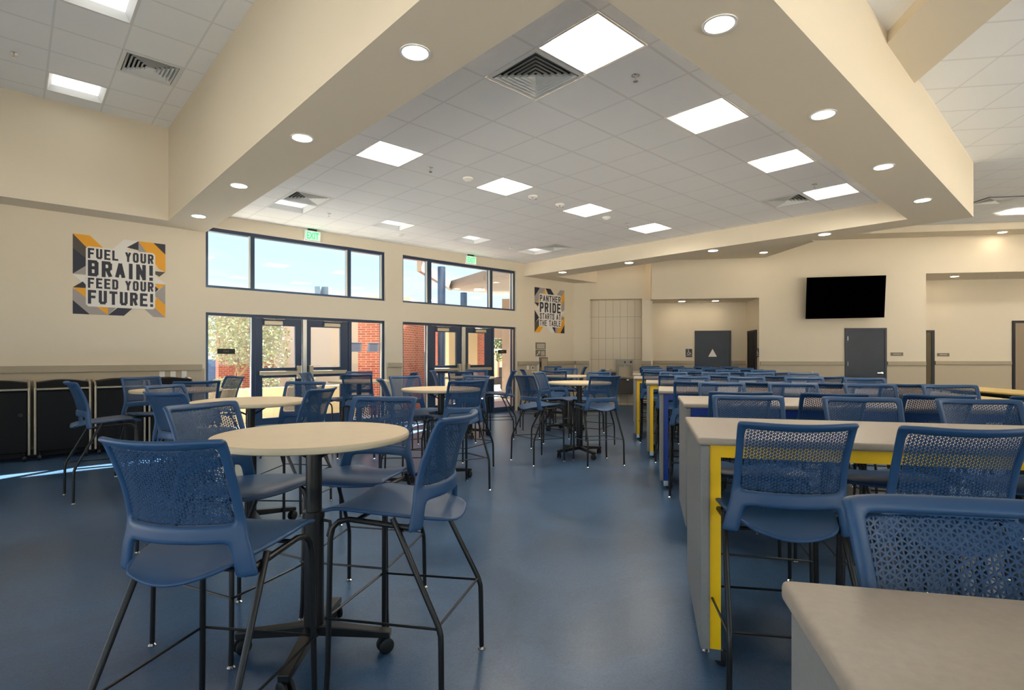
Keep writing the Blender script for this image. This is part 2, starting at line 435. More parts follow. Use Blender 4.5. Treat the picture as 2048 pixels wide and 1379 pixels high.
HL_EXTRA = [(.30, 3.82), (-2.14, 3.82), (-2.14, 6.26), (-2.14, 8.70), (.30, 1.38), (-2.14, 1.38)]
HV = [(.91, 7.48)]
ceiling_cells(-3, 1.735, -3.5, 9.62, .30, 7.48, ZL, HL+HL_EXTRA+HV, 'ceiling', 'ceiling_tile_high')
struct(B().box(-3.2, 21.5, -3.7, V0+WT, 5.2, 5.3).build('ceiling', 'wall_paint', rot=PHI))
struct(B().poly([(10.42, 1.29), (16, -6), (21.5, -6), (21.5, 10.1), (10.42, 10.1)], 4.88, 4.93).build('ceiling', 'wall_paint', rot=PHI))
# unseen rear and side walls; low openings added to let in ground-bounced fill light
b = B().box(-3.2, -3, -3.7, V0+WT, 0, .08).box(-3.2, -3, -3.7, V0+WT, 2.9, 5.2).box(-3.2, -3, 7, V0+WT, .08, 2.9)
for q in range(4): b.box(-3.2, -3, -3.7+q*3, -3.55+q*3, .08, 2.9)
struct(b.build('wall_rear_left_unseen', 'wall_paint', rot=PHI))
struct(B().box(-45, -3.2, -3.7, 45, -.06, -.02).build('ground_outside', 'concrete', rot=PHI))  # unseen ground, added to bounce sunlight up to the ceilings
b = B().box(-3, 21.5, -3.7, -3.5, 0, .08).box(-3, 21.5, -3.7, -3.5, 3.3, 5.2)
for q in range(7): b.box(-3+q*3.9, -2.85+q*3.9, -3.7, -3.5, .08, 3.3)
struct(b.build('wall_rear_unseen', 'wall_paint', rot=PHI))
struct(B().box(-40, 40, -45, -3.7, -.06, -.02).build('ground_outside', 'concrete', rot=PHI))  # unseen ground behind the room, added as a sunlight bounce

# ---------------------------------------------------------------- television wall frame (rotation -AZ)
def tb(): return B()
DT = 15.07; DB = 16.3; DF = 15.45; DR = 16.5
b = B()
b.box(1.55, 4.31, DT, DT+.2, 2.935, 5.2)
b.box(4.31, 8.296, DT, DT+.2, 0, 5.2)
b.box(8.296, 14, DT, DT+.2, 3.483, 5.2)
b.box(4.31, 4.43, DT+.2, DB, 0, 5.2)
b.box(8.18, 8.296, DT+.2, DR, 0, 5.2)
struct(b.build('wall_back', 'wall_paint', rot=-AZ))
struct(B().box(1.40, 4.43, DB, DB+.15, 0, 3.2).build('wall_alcove_back', 'wall_paint', rot=-AZ))
struct(B().box(1.45, 1.62, DF+.46, DB, 0, 3.2).build('wall_alcove_left', 'wall_paint', rot=-AZ))
struct(B().box(1.55, 4.31, DT+.2, DB, 2.937, 3.0).build('ceiling', 'wall_paint', rot=-AZ))
struct(B().box(8.296, 14, DR, DR+.15, 0, 4).build('wall_recess_back', 'wall_paint', rot=-AZ))
struct(B().box(8.296, 14, DT+.2, DR, 3.485, 3.55).build('ceiling', 'wall_paint', rot=-AZ))
struct(B().box(14, 14.2, 5, 17, 0, 5.2).build('wall_right', 'wall_paint', rot=-AZ))
# fountain wall with niche
b = B()
b.box(-.95, -.10, DF, DF+.2, 0, 5.2); b.box(1.335, 1.62, DF, DF+.45, 0, 5.2); b.box(-.10, 1.335, DF, DF+.2, 3.0, 5.2)
b.box(1.25, 1.335, DF, DF+.45, 0, 5.2) if False else None
struct(b.build('wall_fountain', 'wall_paint', rot=-AZ))
b = B(); b.box(-.10, 1.335, DF+.35, DF+.45, 0, 3.0); b.box(-.14, -.10, DF+.01, DF+.45, 0, 3.0)
struct(b.build('wall_niche', 'niche_tile', rot=-AZ))
struct(B().box(-.10, 1.335, DF+.2, DF+.45, 3.0, 3.05).build('ceiling', 'wall_paint', rot=-AZ))
# wainscot and rails
k = 10
segs = [(-.50, -.12, DF), (1.335, 1.585, DF), (4.32, 6.39, DT), (7.385, 8.29, DT), (1.56, 2.89, DB), (3.90, 4.30, DB), (9.29, 11.18, DR)]
for a0, a1, D in segs:
    k += 1
    struct(B().box(a0, a1, D-.012, D-.001, .1, 1.18).build('trim_%d' % k, 'wainscot', rot=-AZ))
    struct(B().box(a0+.01, a1-.01, D-.045, D-.001, 1.165, 1.262).bevel(.006).build('trim_%d' % (k+20), 'rail_trim', rot=-AZ))
    struct(B().box(a0, a1, D-.016, D-.001, 0, .1).build('baseboard_back_%d' % (k-10), 'black_base', rot=-AZ))
# high soffits in front of the television wall
struct(B().box(4.4, 14, 14.43, DT, 4.40, 4.9).build('trim_50', 'wall_paint', rot=-AZ))
p1 = T2W(1.55, DT); p2 = T2W(4.46, DT)
struct(B().poly([p1, (6.64, 14.20), (6.81, 12.17), (5.0, 11.0), (2.2, 14.3)], 3.98, 4.87).build('trim_51', 'wall_paint'))
# right hand tiled ceiling, flat then rising gently to the television wall
b = B()
e0 = U2W(3.3, 1.285); 
def rc(d, n): # clip against the soffit line v=1.28
    return (d, n)
def strip(n0, z0, n1, z1):
    def dmin(n):   # d where v = 1.28 on this n
        # v = -x*CU + y*SU ; x=d cos+ n sin ; y=-d sin + n cos
        ca, sa = math.cos(AZ), math.sin(AZ)
        return (n*(-sa*CU+ca*SU) - 1.28)/(ca*CU+sa*SU)
    b.face([(dmin(n0), n0, z0), (dmin(n1), n1, z1), (14, n1, z1), (14, n0, z0)])
strip(-4, 4.275, 8.95, 4.275)
def du(n):
    ca, sa = math.cos(AZ), math.sin(AZ); return (10.45 - n*(sa*SU+ca*CU))/(ca*SU-sa*CU)
b.face([(du(8.95), 8.95, 4.275), (du(14.43), 14.43, 4.563), (14, 14.43, 4.563), (14, 8.95, 4.275)])
struct(b.build('ceiling', 'ceiling_tile_right', rot=-AZ))
# cross beam at upper right
A_, B_ = Vector((3.33, 4.81)), Vector((4.09, 5.505)); dn = Vector((-math.sin(AZ), -math.cos(AZ)))
struct(B().poly([tuple(A_), tuple(B_), tuple(B_+dn*9), tuple(A_+dn*9)], 4.17, 5.2).build('trim_52', 'soffit_paint'))

# ---------------------------------------------------------------- storefronts on the window wall
def storefront(n, a0, a1, mull, leaves, glasses, post, zt=2.135):
    """a0..a1 opening; mull: [(u0,u1)..] ; leaves: [(u0,u1)..]; glasses: inner glass of each leaf"""
    v0, v1 = V0+.06, V0+.17
    b = B()
    b.box(a0, a0+.05, v0, v1, 0, zt); b.box(a1-.05, a1, v0, v1, 0, zt); b.box(a0+.05, a1-.05, v0, v1, zt-.05, zt)
    for m0, m1 in mull: b.box(m0, m1, v0, v1, 0, zt-.05)
    side = [(a0+.05, mull[0][0]), (mull[-1][1], a1-.05)]
    for s0, s1 in side: b.box(s0, s1, v0, v1, 0, .12)
    fr = b.build('door_%d' % n, 'navy_metal', rot=PHI); struct(fr)
    B().box(mull[0][0]-.014, mull[0][0]-.001, v0-.004, v0+.02, .12, zt-.06).build('frame_bead', 'aluminium', fr)
    B().box(a1-.075, a1-.052, v0-.004, v0+.03, .12, zt-.06).build('frame_bead', 'aluminium', fr)
    for s0, s1 in side: B().box(s0, s1, v0+.05, v0+.056, .12, zt-.05).build('glass_pane', 'glass', fr)
    B().box(post[0], post[1], v0-.03, v0+.05, 0, zt-.05).bevel(.006).build('center_post', 'aluminium', fr)
    for (l0, l1), (g0, g1), hinge in zip(leaves, glasses, (0, 1)):
        lf = B()
        y0, y1 = v0+.01, v0+.055
        lf.box(l0, g0, y0, y1, .01, zt-.055); lf.box(g1, l1, y0, y1, .01, zt-.055)
        lf.box(g0, g1, y0, y1, 1.95, zt-.055); lf.box(g0, g1, y0, y1, 1.005, 1.185); lf.box(g0, g1, y0, y1, .01, .28)
        leaf = lf.build('door_leaf', 'navy_metal', fr)
        B().box(g0, g1, y0+.02, y0+.026, 1.185, 1.95).build('glass_pane', 'glass', leaf)
        B().box(g0, g1, y0+.02, y0+.026, .28, 1.005).build('glass_pane', 'glass', leaf)
        bar = B().box(l0+.05, l1-.05, y0-.07, y0-.025, 1.055, 1.125).bevel(.01)
        e0, e1 = (l1-.10, l1-.03) if hinge == 0 else (l0+.03, l0+.10)
        bar.box(e0, e1, y0-.075, y0, .98, 1.22)
        bar.build('push_bar', 'satin_tan', leaf)
        c0 = g0+.02 if hinge == 0 else g1-.34
        B().box(c0, c0+.32, y0-.06, y0, 1.965, 2.035).bevel(.008).build('closer_box', 'satin_tan', leaf)
        B().tube([(c0+.1, y0-.03, 2.055), (c0+.36, y0-.045, 2.065)], .008).tube([(c0-.02, y0-.04, 2.066), (c0+.2, y0-.03, 2.06)], .01).build('closer_arm', 'chrome', leaf)
    return fr
storefront(1, UA0, UA1, [(3.10, 3.162), (4.922, 4.99)], [(3.17, 3.99), (4.085, 4.915)], [(3.285, 3.869), (4.165, 4.754)], (4.0, 4.076))
storefront(2, UB0, UB1, [(6.80, 6.905), (8.70, 8.765)], [(6.91, 7.735), (7.86, 8.695)], [(7.02, 7.605), (7.96, 8.492)], (7.745, 7.85))
def transom(n, a0, a1, mull):
    v0, v1 = V0+.06, V0+.17
    b = B(); z0, z1 = 2.55, 3.57
    b.box(a0, a0+.05, v0, v1, z0, z1); b.box(a1-.05, a1, v0, v1, z0, z1); b.box(a0+.05, a1-.05, v0, v1, z1-.06, z1); b.box(a0+.05, a1-.05, v0, v1, z0, z0+.045)
    us = [a0+.05]
    for m0, m1 in mull: b.box(m0, m1, v0, v1, z0+.045, z1-.06); us += [m0, m1]
    us.append(a1-.05)
    fr = struct(b.build('window_%d' % n, 'navy_metal', rot=PHI))
    for i in range(0, len(us), 2):
        B().box(us[i], us[i+1], v0+.05, v0+.056, z0+.045, z1-.06).build('glass_pane', 'glass', fr)
        B().box(us[i+1]-.03, us[i+1]-.006, v0-.004, v0+.03, z0+.046, z1-.061).build('frame_bead', 'aluminium', fr)
transom(1, UA0, UA1, [(3.085, 3.15), (4.905, 4.976)])
transom(2, UB0, UB1, [(6.80, 6.905), (8.63, 8.71)])
# small sign and papers on the glass
def roomloc(u, v, z): x, y = U2W(u, v); return (x, y, z)
sg = thing('glass_sign', 'small black exit sign stuck on the left sidelight glass', 'sign', roomloc(2.70, V0+.105, 1.48), PHI)
B().box(-.14, .14, -.004, .004, -.045, .045).build('plate', 'black_sign', sg)
add('lettering', text_mesh('EXIT', .05, h=.03), 'sign_bronze', sg, loc=(-.04, -.006, -.015))
sg2 = thing('glass_sign', 'small black exit sign on the sidelight glass right of the far doors', 'sign', roomloc(9.07, V0+.105, 1.51), PHI)
B().box(-.14, .14, -.004, .004, -.045, .045).build('plate', 'black_sign', sg2)
add('lettering', text_mesh('EXIT', .05, h=.03), 'sign_bronze', sg2, loc=(-.04, -.006, -.015))
for (u, sl, lb) in ((5.11, 0, 'white paper notice taped to the glass beside the near doors, left of two'), (5.50, .03, 'white paper notice taped to the glass beside the near doors, right of two')):
    pp = thing('paper_notice', lb, 'paper', roomloc(u, V0+.107, 1.575), PHI)
    B().poly([(-.125-sl, 0), (.11, 0), (.13, .19), (-.12, .19)], 0, .002).build('sheet', 'paper', pp, rot=(math.pi/2, 0, 0), loc=(0, 0, -.09))
    bb = B()
    for i in range(7): bb.box(-.09, .08, -.006, -.004, -.07+i*.022, -.064+i*.022)
    bb.box(-.12, .12, -.006, -.004, .072, .084)
    bb.build('print_lines', 'paper_ink', pp)

# ---------------------------------------------------------------- ceiling fixtures
def ring(b, s0, z0, s1, z1):
    for i in range(4):
        a = [(-1, -1), (1, -1), (1, 1), (-1, 1)]; p, q = a[i], a[(i+1) % 4]
        b.face([(p[0]*s0, p[1]*s0, z0), (q[0]*s0, q[1]*s0, z0), (q[0]*s1, q[1]*s1, z1), (p[0]*s1, p[1]*s1, z1)])
def make_panel(lens, label, loc):
    t = thing('ceiling_light', label, 'ceiling light', loc, PHI)
    b = B(); ring(b, .303, 0, .285, -.003); ring(b, .285, -.003, .24, .07); b.build('housing', 'white_metal', t)
    B().face([(-.24, -.24, .07), (.24, -.24, .07), (.24, .24, .07), (-.24, .24, .07)]).build('lens', lens, t)
    return t
pr = None
rn = ['right', 'middle', 'window-side']; pn = ['nearest', 'second', 'third', 'farthest']
for i, (u, v) in enumerate(LIGHTS):
    r, q = i//4, i % 4
    lab = '%s square recessed light in the %s row of the main tiled ceiling' % (pn[q], rn[r])
    loc = roomloc(u+.305, v+.305, ZC)
    if r < 2 and pr is None: pr = make_panel('light_lens', lab, loc); pr['group'] = 'square lights in the main tiled ceiling'; continue
    if r == 2 and q == 0: pr2 = make_panel('lens_off_glow', lab, loc); pr2['group'] = 'square lights in the main tiled ceiling'; continue
    dup(pr if r < 2 else pr2, loc, PHI, lab)
pr3 = make_panel('high_lens', 'square light at the top edge of the high left ceiling', roomloc(HL[1][0]+.305, HL[1][1]+.305, ZL)); pr3['group'] = 'square lights in the high left ceiling'
for i, (u, v) in enumerate(HL[:1]):
    dup(pr3, roomloc(u+.305, v+.305, ZL), PHI, ['square light in the high left ceiling, nearest its end wall', 'square light at the top edge of the high left ceiling'][i], 'square lights in the high left ceiling')
for (u, v), wh in zip(HL_EXTRA, ('halfway back', 'left of the halfway one', 'left of the top edge one', 'nearest the left wall end', 'over the camera', 'left of the camera')):
    dup(pr3, roomloc(u+.305, v+.305, ZL), PHI, 'square light in the high left ceiling ' + wh, 'square lights in the high left ceiling')
def make_vent(label, loc):
    t = thing('ceiling_vent', label, 'vent', loc, PHI)
    b = B(); ring(b, .303, 0, .262, -.004); b.build('frame', 'vent_grey', t)
    b = B()
    for i in range(6):
        s = .255-.04*i; ring(b, s, -.006, s-.028, .03); ring(b, s-.003, -.006, s-.031, .03)
    b.build('louvers', 'vent_grey', t)
    b = B(); ring(b, .29, .0, .29, .14); b.face([(-.29, -.29, .14), (.29, -.29, .14), (.29, .29, .14), (-.29, .29, .14)]); b.build('duct', 'duct_grey', t)
    return t
vl = ['square air vent beside the nearest light of the main ceiling', 'square air vent by the window-side lights, near the left beam', 'square air vent at the far right corner of the main ceiling', 'square air vent at the far end of the window-side lights']
vt = make_vent(vl[0], roomloc(VENTS[0][0]+.305, VENTS[0][1]+.305, ZC)); vt['group'] = 'air vents in the main ceiling'
for i in (1, 2, 3): dup(vt, roomloc(VENTS[i][0]+.305, VENTS[i][1]+.305, ZC), PHI, vl[i])
dup(vt, roomloc(HV[0][0]+.305, HV[0][1]+.305, ZL), PHI, 'square air vent in the high left ceiling', 'air vent in the high ceiling')
# light and vent in the right hand ceiling
def zr(d, n): return 4.275 if n < 8.95 else 4.275+(n-8.95)/(14.43-8.95)*.288
tilt = math.atan(.288/(14.43-8.95))
x, y = T2W(9.15, 12.98)
r1 = dup(pr, (x, y, zr(0, 12.98)-.035), -AZ, 'square light in the right hand ceiling near the television wall', 'lights in the right ceiling'); r1.rotation_euler = (tilt, 0, -AZ); r1.scale = (1.7, 1.0, .3)
x, y = T2W(7.7, 11.77)
r2 = dup(vt, (x, y, zr(0, 11.77)-.02), -AZ, 'air vent in the right hand ceiling above the serving recess', 'vent in the right ceiling'); r2.rotation_euler = (tilt, 0, -AZ)
WHERE = ['behind the right end', 'behind the middle', 'behind the window end', 'deep behind the right end', 'deep behind the middle', 'just behind the middle', 'just behind the window end']
pf = None  # hidden panels added behind the soffit to brighten the back wall
for i, (u, v) in enumerate([(12.2, 3), (12.2, 5.5), (12.2, 8), (14.5, 2.4), (14.5, 4.6), (10.9, 4), (10.9, 7)]):
    lab = 'added fill light %s of the far soffit' % WHERE[i]
    if pf is None: pf = make_panel('fill_lens', lab, roomloc(u, v, 4.875)); pf['group'] = 'added fill lights beyond the far soffit'
    else: dup(pf, roomloc(u, v, 4.875), PHI, lab)
WHERE = ['over the nearest counter tables', 'over the right end of the counters', 'over the oval tables', 'over the middle counters', 'beyond the right edge of the photo', 'close to the serving recess', 'above the second counter row']  # panels added out of view to brighten the right side
for i, (d, n) in enumerate([(6, 1), (11, 4), (11, 8.2), (7.5, 4.5), (12.6, 10.5), (12.8, 12.8), (10.5, 6.0)]):
    x, y = T2W(d, n); o = dup(pf, (x, y, zr(0, n)-.034), -AZ, 'added fill light in the right hand ceiling ' + WHERE[i], 'lights in the right ceiling'); o.scale = (1, 1, .3)
# downlights
def make_down(label, loc):
    t = thing('downlight', label, 'ceiling light', loc)
    B().lathe([(.105, 0), (.105, -.006), (.088, -.006), (.086, .0)], 28).build('trim_ring', 'white_metal', t, smooth=True)
    B().lathe([(.086, -.004), (.086, -.002)], 28).build('lens', 'down_lens', t)
    return t
dl = None
DOWN = [(2.01, 3.155, 'nearest recessed downlight in the left beam'), (2.01, 5.116, 'second recessed downlight along the left beam'), (2.01, 7.068, 'third recessed downlight along the left beam'), (2.01, 9.011, 'recessed downlight at the window end of the left beam'),
        (3.232, 1.603, 'largest downlight, nearest in the right soffit'), (5.093, 1.603, 'second downlight along the right soffit'), (6.983, 1.60, 'third downlight along the right soffit'), (8.865, 1.592, 'fourth downlight, at the far end of the right soffit'),
        (10.118, 3.163, 'downlight at the right end of the far soffit'), (10.075, 5.131, 'second downlight from the right in the far soffit'), (10.025, 7.062, 'third downlight from the right in the far soffit'), (9.96, 8.974, 'downlight of the far soffit nearest the windows')]
for u, v, lab in DOWN:
    loc = roomloc(u, v, ZS-.001)
    if dl is None: dl = make_down(lab, loc); dl['group'] = 'downlights in the beams'
    else: dup(dl, loc, 0, lab)
def tv(d, n, z): x, y = T2W(d, n); return (x, y, z)
dup(dl, (6.27, 13.49, 3.979), 0, 'downlight in the tan soffit left of the television', 'downlights by the television wall')
for d, lab in ((2.45, 'left downlight in the restroom alcove ceiling'), (3.35, 'right downlight in the restroom alcove ceiling')):
    dup(dl, tv(d, 15.75, 2.936), 0, lab, 'downlights in the restroom alcove')
dup(dl, tv(9.35, 15.75, 3.484), 0, 'downlight in the ceiling of the right hand recess', 'downlights in the right recess')
dup(dl, tv(12.0, 15.75, 3.484), 0, 'second downlight of the right hand recess outside the frame', 'downlights in the right recess')
dup(dl, tv(9.8, 14.75, 4.399), 0, 'downlight in the high soffit above the right hand recess', 'downlights by the television wall')
dup(dl, tv(.62, 14.9, 4.878), 0, 'downlight washing the wall above the tiled niche', 'downlights by the television wall')
# sprinklers and sensors
def make_spr(label, loc):
    t = thing('sprinkler_head', label, 'sprinkler', loc)
    B().lathe([(.036, 0), (.036, -.006), (.02, -.012), (.012, -.012)], 16).build('escutcheon', 'chrome', t, smooth=True)
    b = B().tube([(0, 0, -.01), (0, 0, -.05)], .006).lathe([(.022, -.052), (.022, -.056)], 12)
    b.build('deflector', 'chrome', t)
    return t
SPR = [(3.895, 2.677, ZC, 'sprinkler head beside the nearest ceiling light'), (8.199, 2.689, ZC, 'sprinkler head between the far right ceiling lights'), (3.894, 5.756, ZC, 'sprinkler head beside the nearest middle ceiling light'), (8.131, 5.76, ZC, 'sprinkler head beside the farthest middle ceiling light'),
       (3.887, 8.75, ZC, 'sprinkler head above the near exit sign'), (8.079, 8.806, ZC, 'sprinkler head between the far window-side lights'), (.003, 8.43, ZL, 'sprinkler head in the high left ceiling')]
sp = None
for u, v, z, lab in SPR:
    if sp is None: sp = make_spr(lab, roomloc(u, v, z)); sp['group'] = 'sprinkler heads'
    else: dup(sp, roomloc(u, v, z), 0, lab)
dup(sp, tv(2.9, 15.7, 2.936), 0, 'tiny sprinkler head between the alcove downlights'); dup(sp, tv(10.3, 15.7, 3.484), 0, 'sprinkler head in the right recess ceiling')
def make_det(label, loc, cam_=False):
    t = thing('ceiling_detector', label, 'detector', loc)
    B().lathe([(.07, 0), (.07, -.018), (.055, -.03), (.035, -.045), (.02, -.05)], 24).build('housing', 'white_plastic', t, smooth=True)
    if cam_:
        for a in (.3, 2.4, 4.5): B().lathe([(.014, 0), (.014, -.006)], 12, o=(.042*math.cos(a), .042*math.sin(a), -.036)).build('eye', 'dark_grey', t)
    return t
d1 = make_det('round white detector left of the second middle ceiling light', roomloc(4.495, 5.754, ZC)); d1['group'] = 'white ceiling detectors'
dup(d1, roomloc(7.513, 5.756, ZC), 0, 'round white detector right of the third middle ceiling light'); dup(d1, roomloc(5.587, 9.3, ZC), 0, 'round white detector near the second window-side light')
d2 = make_det('white round sensor with dark eyes beside the second middle ceiling light', roomloc(5.716, 5.744, ZC), True); d2['group'] = 'sensors with dark eyes'
dup(d2, roomloc(6.331, 5.759, ZC), 0, 'white round sensor with dark eyes beside the third middle ceiling light')
# exit signs
def exit_sign(u, lab):
    t = thing('exit_sign', lab, 'exit sign', roomloc(u, V0-.04, ZC-.12), PHI, 'green exit signs')
    B().box(-.155, .155, -.02, .03, -.11, .09).bevel(.006).build('housing', 'white_metal', t)
    B().box(-.135, .135, -.024, -.02, -.085, .07).build('face_plate', 'exit_pale', t)
    add('lettering', text_mesh('EXIT', .2, w=.23, h=.125, ext=.002, off=.004), 'exit_green', t, loc=(-.115, -.026, -.07))
    B().box(-.08, .08, -.02, .03, .09, .12).build('bracket', 'vent_dark', t)
exit_sign(4.15, 'green exit sign above the near door window'); exit_sign(7.95, 'green exit sign above the far door window')

# ---------------------------------------------------------------- posters
GL = {'A': [[(0, 0), (.5, 1), (1, 0)], [(.2, .3), (.8, .3)]], 'B': [[(0, 0), (0, 1), (.8, 1), (1, .88), (1, .64), (.8, .53), (0, .53)], [(.8, .53), (1, .42), (1, .12), (.8, 0), (0, 0)]],
 'D': [[(0, 0), (0, 1), (.75, 1), (1, .85), (1, .15), (.75, 0), (0, 0)]], 'E': [[(1, 1), (0, 1), (0, 0), (1, 0)], [(0, .52), (.85, .52)]], 'F': [[(1, 1), (0, 1), (0, 0)], [(0, .5), (.85, .5)]],
 'H': [[(0, 0), (0, 1)], [(1, 0), (1, 1)], [(0, .5), (1, .5)]], 'I': [[(.5, 0), (.5, 1)]], 'L': [[(0, 1), (0, 0), (1, 0)]], 'N': [[(0, 0), (0, 1), (1, 0), (1, 1)]],
 'O': [[(.25, 0), (0, .15), (0, .85), (.25, 1), (.75, 1), (1, .85), (1, .15), (.75, 0), (.25, 0)]], 'P': [[(0, 0), (0, 1), (.75, 1), (1, .87), (1, .57), (.75, .45), (0, .45)]],
 'R': [[(0, 0), (0, 1), (.75, 1), (1, .87), (1, .6), (.75, .48), (0, .48)], [(.55, .48), (1, 0)]], 'S': [[(1, .72), (1, .87), (.75, 1), (.25, 1), (0, .87), (0, .66), (1, .36), (1, .14), (.75, 0), (.25, 0), (0, .14), (0, .28)]],
 'T': [[(0, 1), (1, 1)], [(.5, 1), (.5, 0)]], 'U': [[(0, 1), (0, .15), (.25, 0), (.75, 0), (1, .15), (1, 1)]], 'Y': [[(0, 1), (.5, .45), (1, 1)], [(.5, .45), (.5, 0)]], '!': [[(.5, .42), (.5, 1)], [(.5, 0), (.5, .02)]]}
def block_text(b, txt, x, y, z, w_, h_, bold):
    # tall condensed capitals made of thick strokes, in the x-z plane
    rel = [.5 if c in 'I!' else (.55 if c == ' ' else 1.0) for c in txt]; gap = .30
    unit = w_/(sum(rel)+gap*(len(txt)-1)); sw = bold*h_; px = x
    for c, r in zip(txt, rel):
        if c in GL:
            gw = unit*r-sw
            for line in GL[c]:
                P_ = [Vector((px+sw/2+gw*p[0] if c not in 'I!' else px+unit*r/2, z+sw/2+(h_-sw)*p[1])) for p in line]
                for k in range(len(P_)-1):
                    p, q = P_[k], P_[k+1]; d = (q-p).normalized(); n = Vector((-d.y, d.x))*sw/2
                    e0 = d*sw/2 if (abs(d.x) > .99 or k > 0) else d*0; e1 = d*sw/2 if (abs(d.x) > .99 or k < len(P_)-2) else d*0
                    if abs(d.x) < .99 and abs(d.y) > .99: e0 = d*sw/2; e1 = d*sw/2
                    if .01 < abs(d.x) < .99: e0 = d*sw*.25; e1 = d*sw*.25
                    c4 = [p-e0-n, q+e1-n, q+e1+n, p-e0+n]; yy = y-random.random()*.0004
                    fr_ = [b.bm.verts.new((v.x, yy, v.y)) for v in c4]; bk = [b.bm.verts.new((v.x, y+.002, v.y)) for v in c4]
                    b.bm.faces.new(fr_); b.bm.faces.new(bk[::-1])
                    for i in range(4): b.bm.faces.new((fr_[i], fr_[(i+1) % 4], bk[(i+1) % 4], bk[i]))
        px += unit*(r+gap)
def poster(name, label, u0, z0, W, Hh, shapes, backs, lines, thick=.006):
    t = thing(name, label, 'poster', roomloc(u0, V0, z0), PHI)
    mats = []; b = B()
    for q, (m, pts) in enumerate(shapes):
        if m not in mats: mats.append(m)
        n0 = len(b.bm.faces); b.poly([(p[0]*W, p[1]*Hh) for p in pts], 0, thick-mats.index(m)*.0006); b.bm.faces.ensure_lookup_table()
        for f in b.bm.faces[n0:]: f.material_index = mats.index(m)
    idx = None; me = b.mesh('printed_pattern'); idx = [p.material_index for p in me.polygons]; o = add('printed_pattern', me, mats[0], t, rot=(math.pi/2, 0, 0))
    for m in mats[1:]: me.materials.append(M[m])
    for p, q in zip(me.polygons, idx): p.material_index = q
    b = B()
    for (x0, y0, x1, y1) in backs: b.poly([(x0*W+.03, y0*Hh), (x1*W-.03, y0*Hh), (x1*W, y0*Hh+.03), (x1*W, y1*Hh-.03), (x1*W-.03, y1*Hh), (x0*W+.03, y1*Hh), (x0*W, y1*Hh-.03), (x0*W, y0*Hh+.03)], thick, thick+.005)
    b.build('text_backing', 'poster_white', t, rot=(math.pi/2, 0, 0))
    L_ = []
    b = B()
    for txt, x, y, w_, h_, bold in lines: block_text(b, txt, x*W, -(thick+.0055), y*Hh, w_*W, h_*Hh, bold)
    b.build('lettering', 'letter_navy', t)
    return t
P = 'poster_'
S1 = [(P+'gold', [(0, 1), (.17, 1), (.33, .84), (.14, .84)]), (P+'brown', [(0, 1), (.14, .84), (.14, .70), (0, .82)]), (P+'navy', [(0, .82), (.14, .70), (.14, .62), (0, .50)]),
      (P+'grey', [(0, .50), (.14, .62), (.14, .50)]), (P+'white', [(0, .49), (.14, .49), (.14, .36)]), (P+'navy', [(0, .33), (.10, .41), (.14, .36), (.14, .33)]),
      (P+'gold', [(0, .33), (.14, .33), (.14, .20)]), (P+'grey', [(0, .32), (.30, .12), (.17, 0), (.0, .17)]), (P+'navy', [(0, .17), (.17, 0), (0, 0)]), (P+'grey', [(.17, 0), (.30, .13), (.36, 0)]),
      (P+'gold', [(.22, .12), (.36, .12), (.36, 0)]), (P+'grey', [(.36, .12), (.46, .12), (.36, 0)]), (P+'navy', [(.36, 0), (.48, .12), (.64, .12), (.53, 0)]),
      (P+'grey', [(.74, .12), (.9, .12), (1, 0), (.86, 0)]), (P+'gold', [(.9, .27), (1, .17), (1, 0), (.86, .14)]), (P+'grey', [(.88, .32), (1, .45), (1, .17), (.88, .28)]), (P+'gold', [(.88, .45), (1, .45), (.92, .38)]),
      (P+'navy', [(.88, .42), (.92, .38), (.88, .33)]), (P+'white', [(.88, .55), (1, .46), (.88, .46)]), (P+'brown', [(.88, .62), (1, .62), (.93, .55), (.88, .58)]),
      (P+'gold', [(.69, 1), (.86, 1), (1, .86), (1, .62), (.92, .66)]), (P+'navy', [(.86, 1), (1, 1), (1, .86)]), (P+'grey', [(.69, 1), (.69, .86), (.88, .72), (.90, .72)]), (P+'navy', [(.56, .90), (.69, 1), (.69, .88)]), (P+'white', [(.41, .86), (.53, 1), (.69, 1), (.56, .86)])]
poster('wall_poster', 'wall poster reading FUEL YOUR BRAIN! FEED YOUR FUTURE! on the left wall', .632, 2.015, 1.15, 1.165, S1, [(.13, .10, .88, .86)],
       [('FUEL YOUR', .15, .71, .71, .13, .19), ('BRAIN!', .15, .485, .71, .205, .20), ('FEED YOUR', .15, .335, .71, .13, .19), ('FUTURE!', .15, .135, .71, .175, .19)])
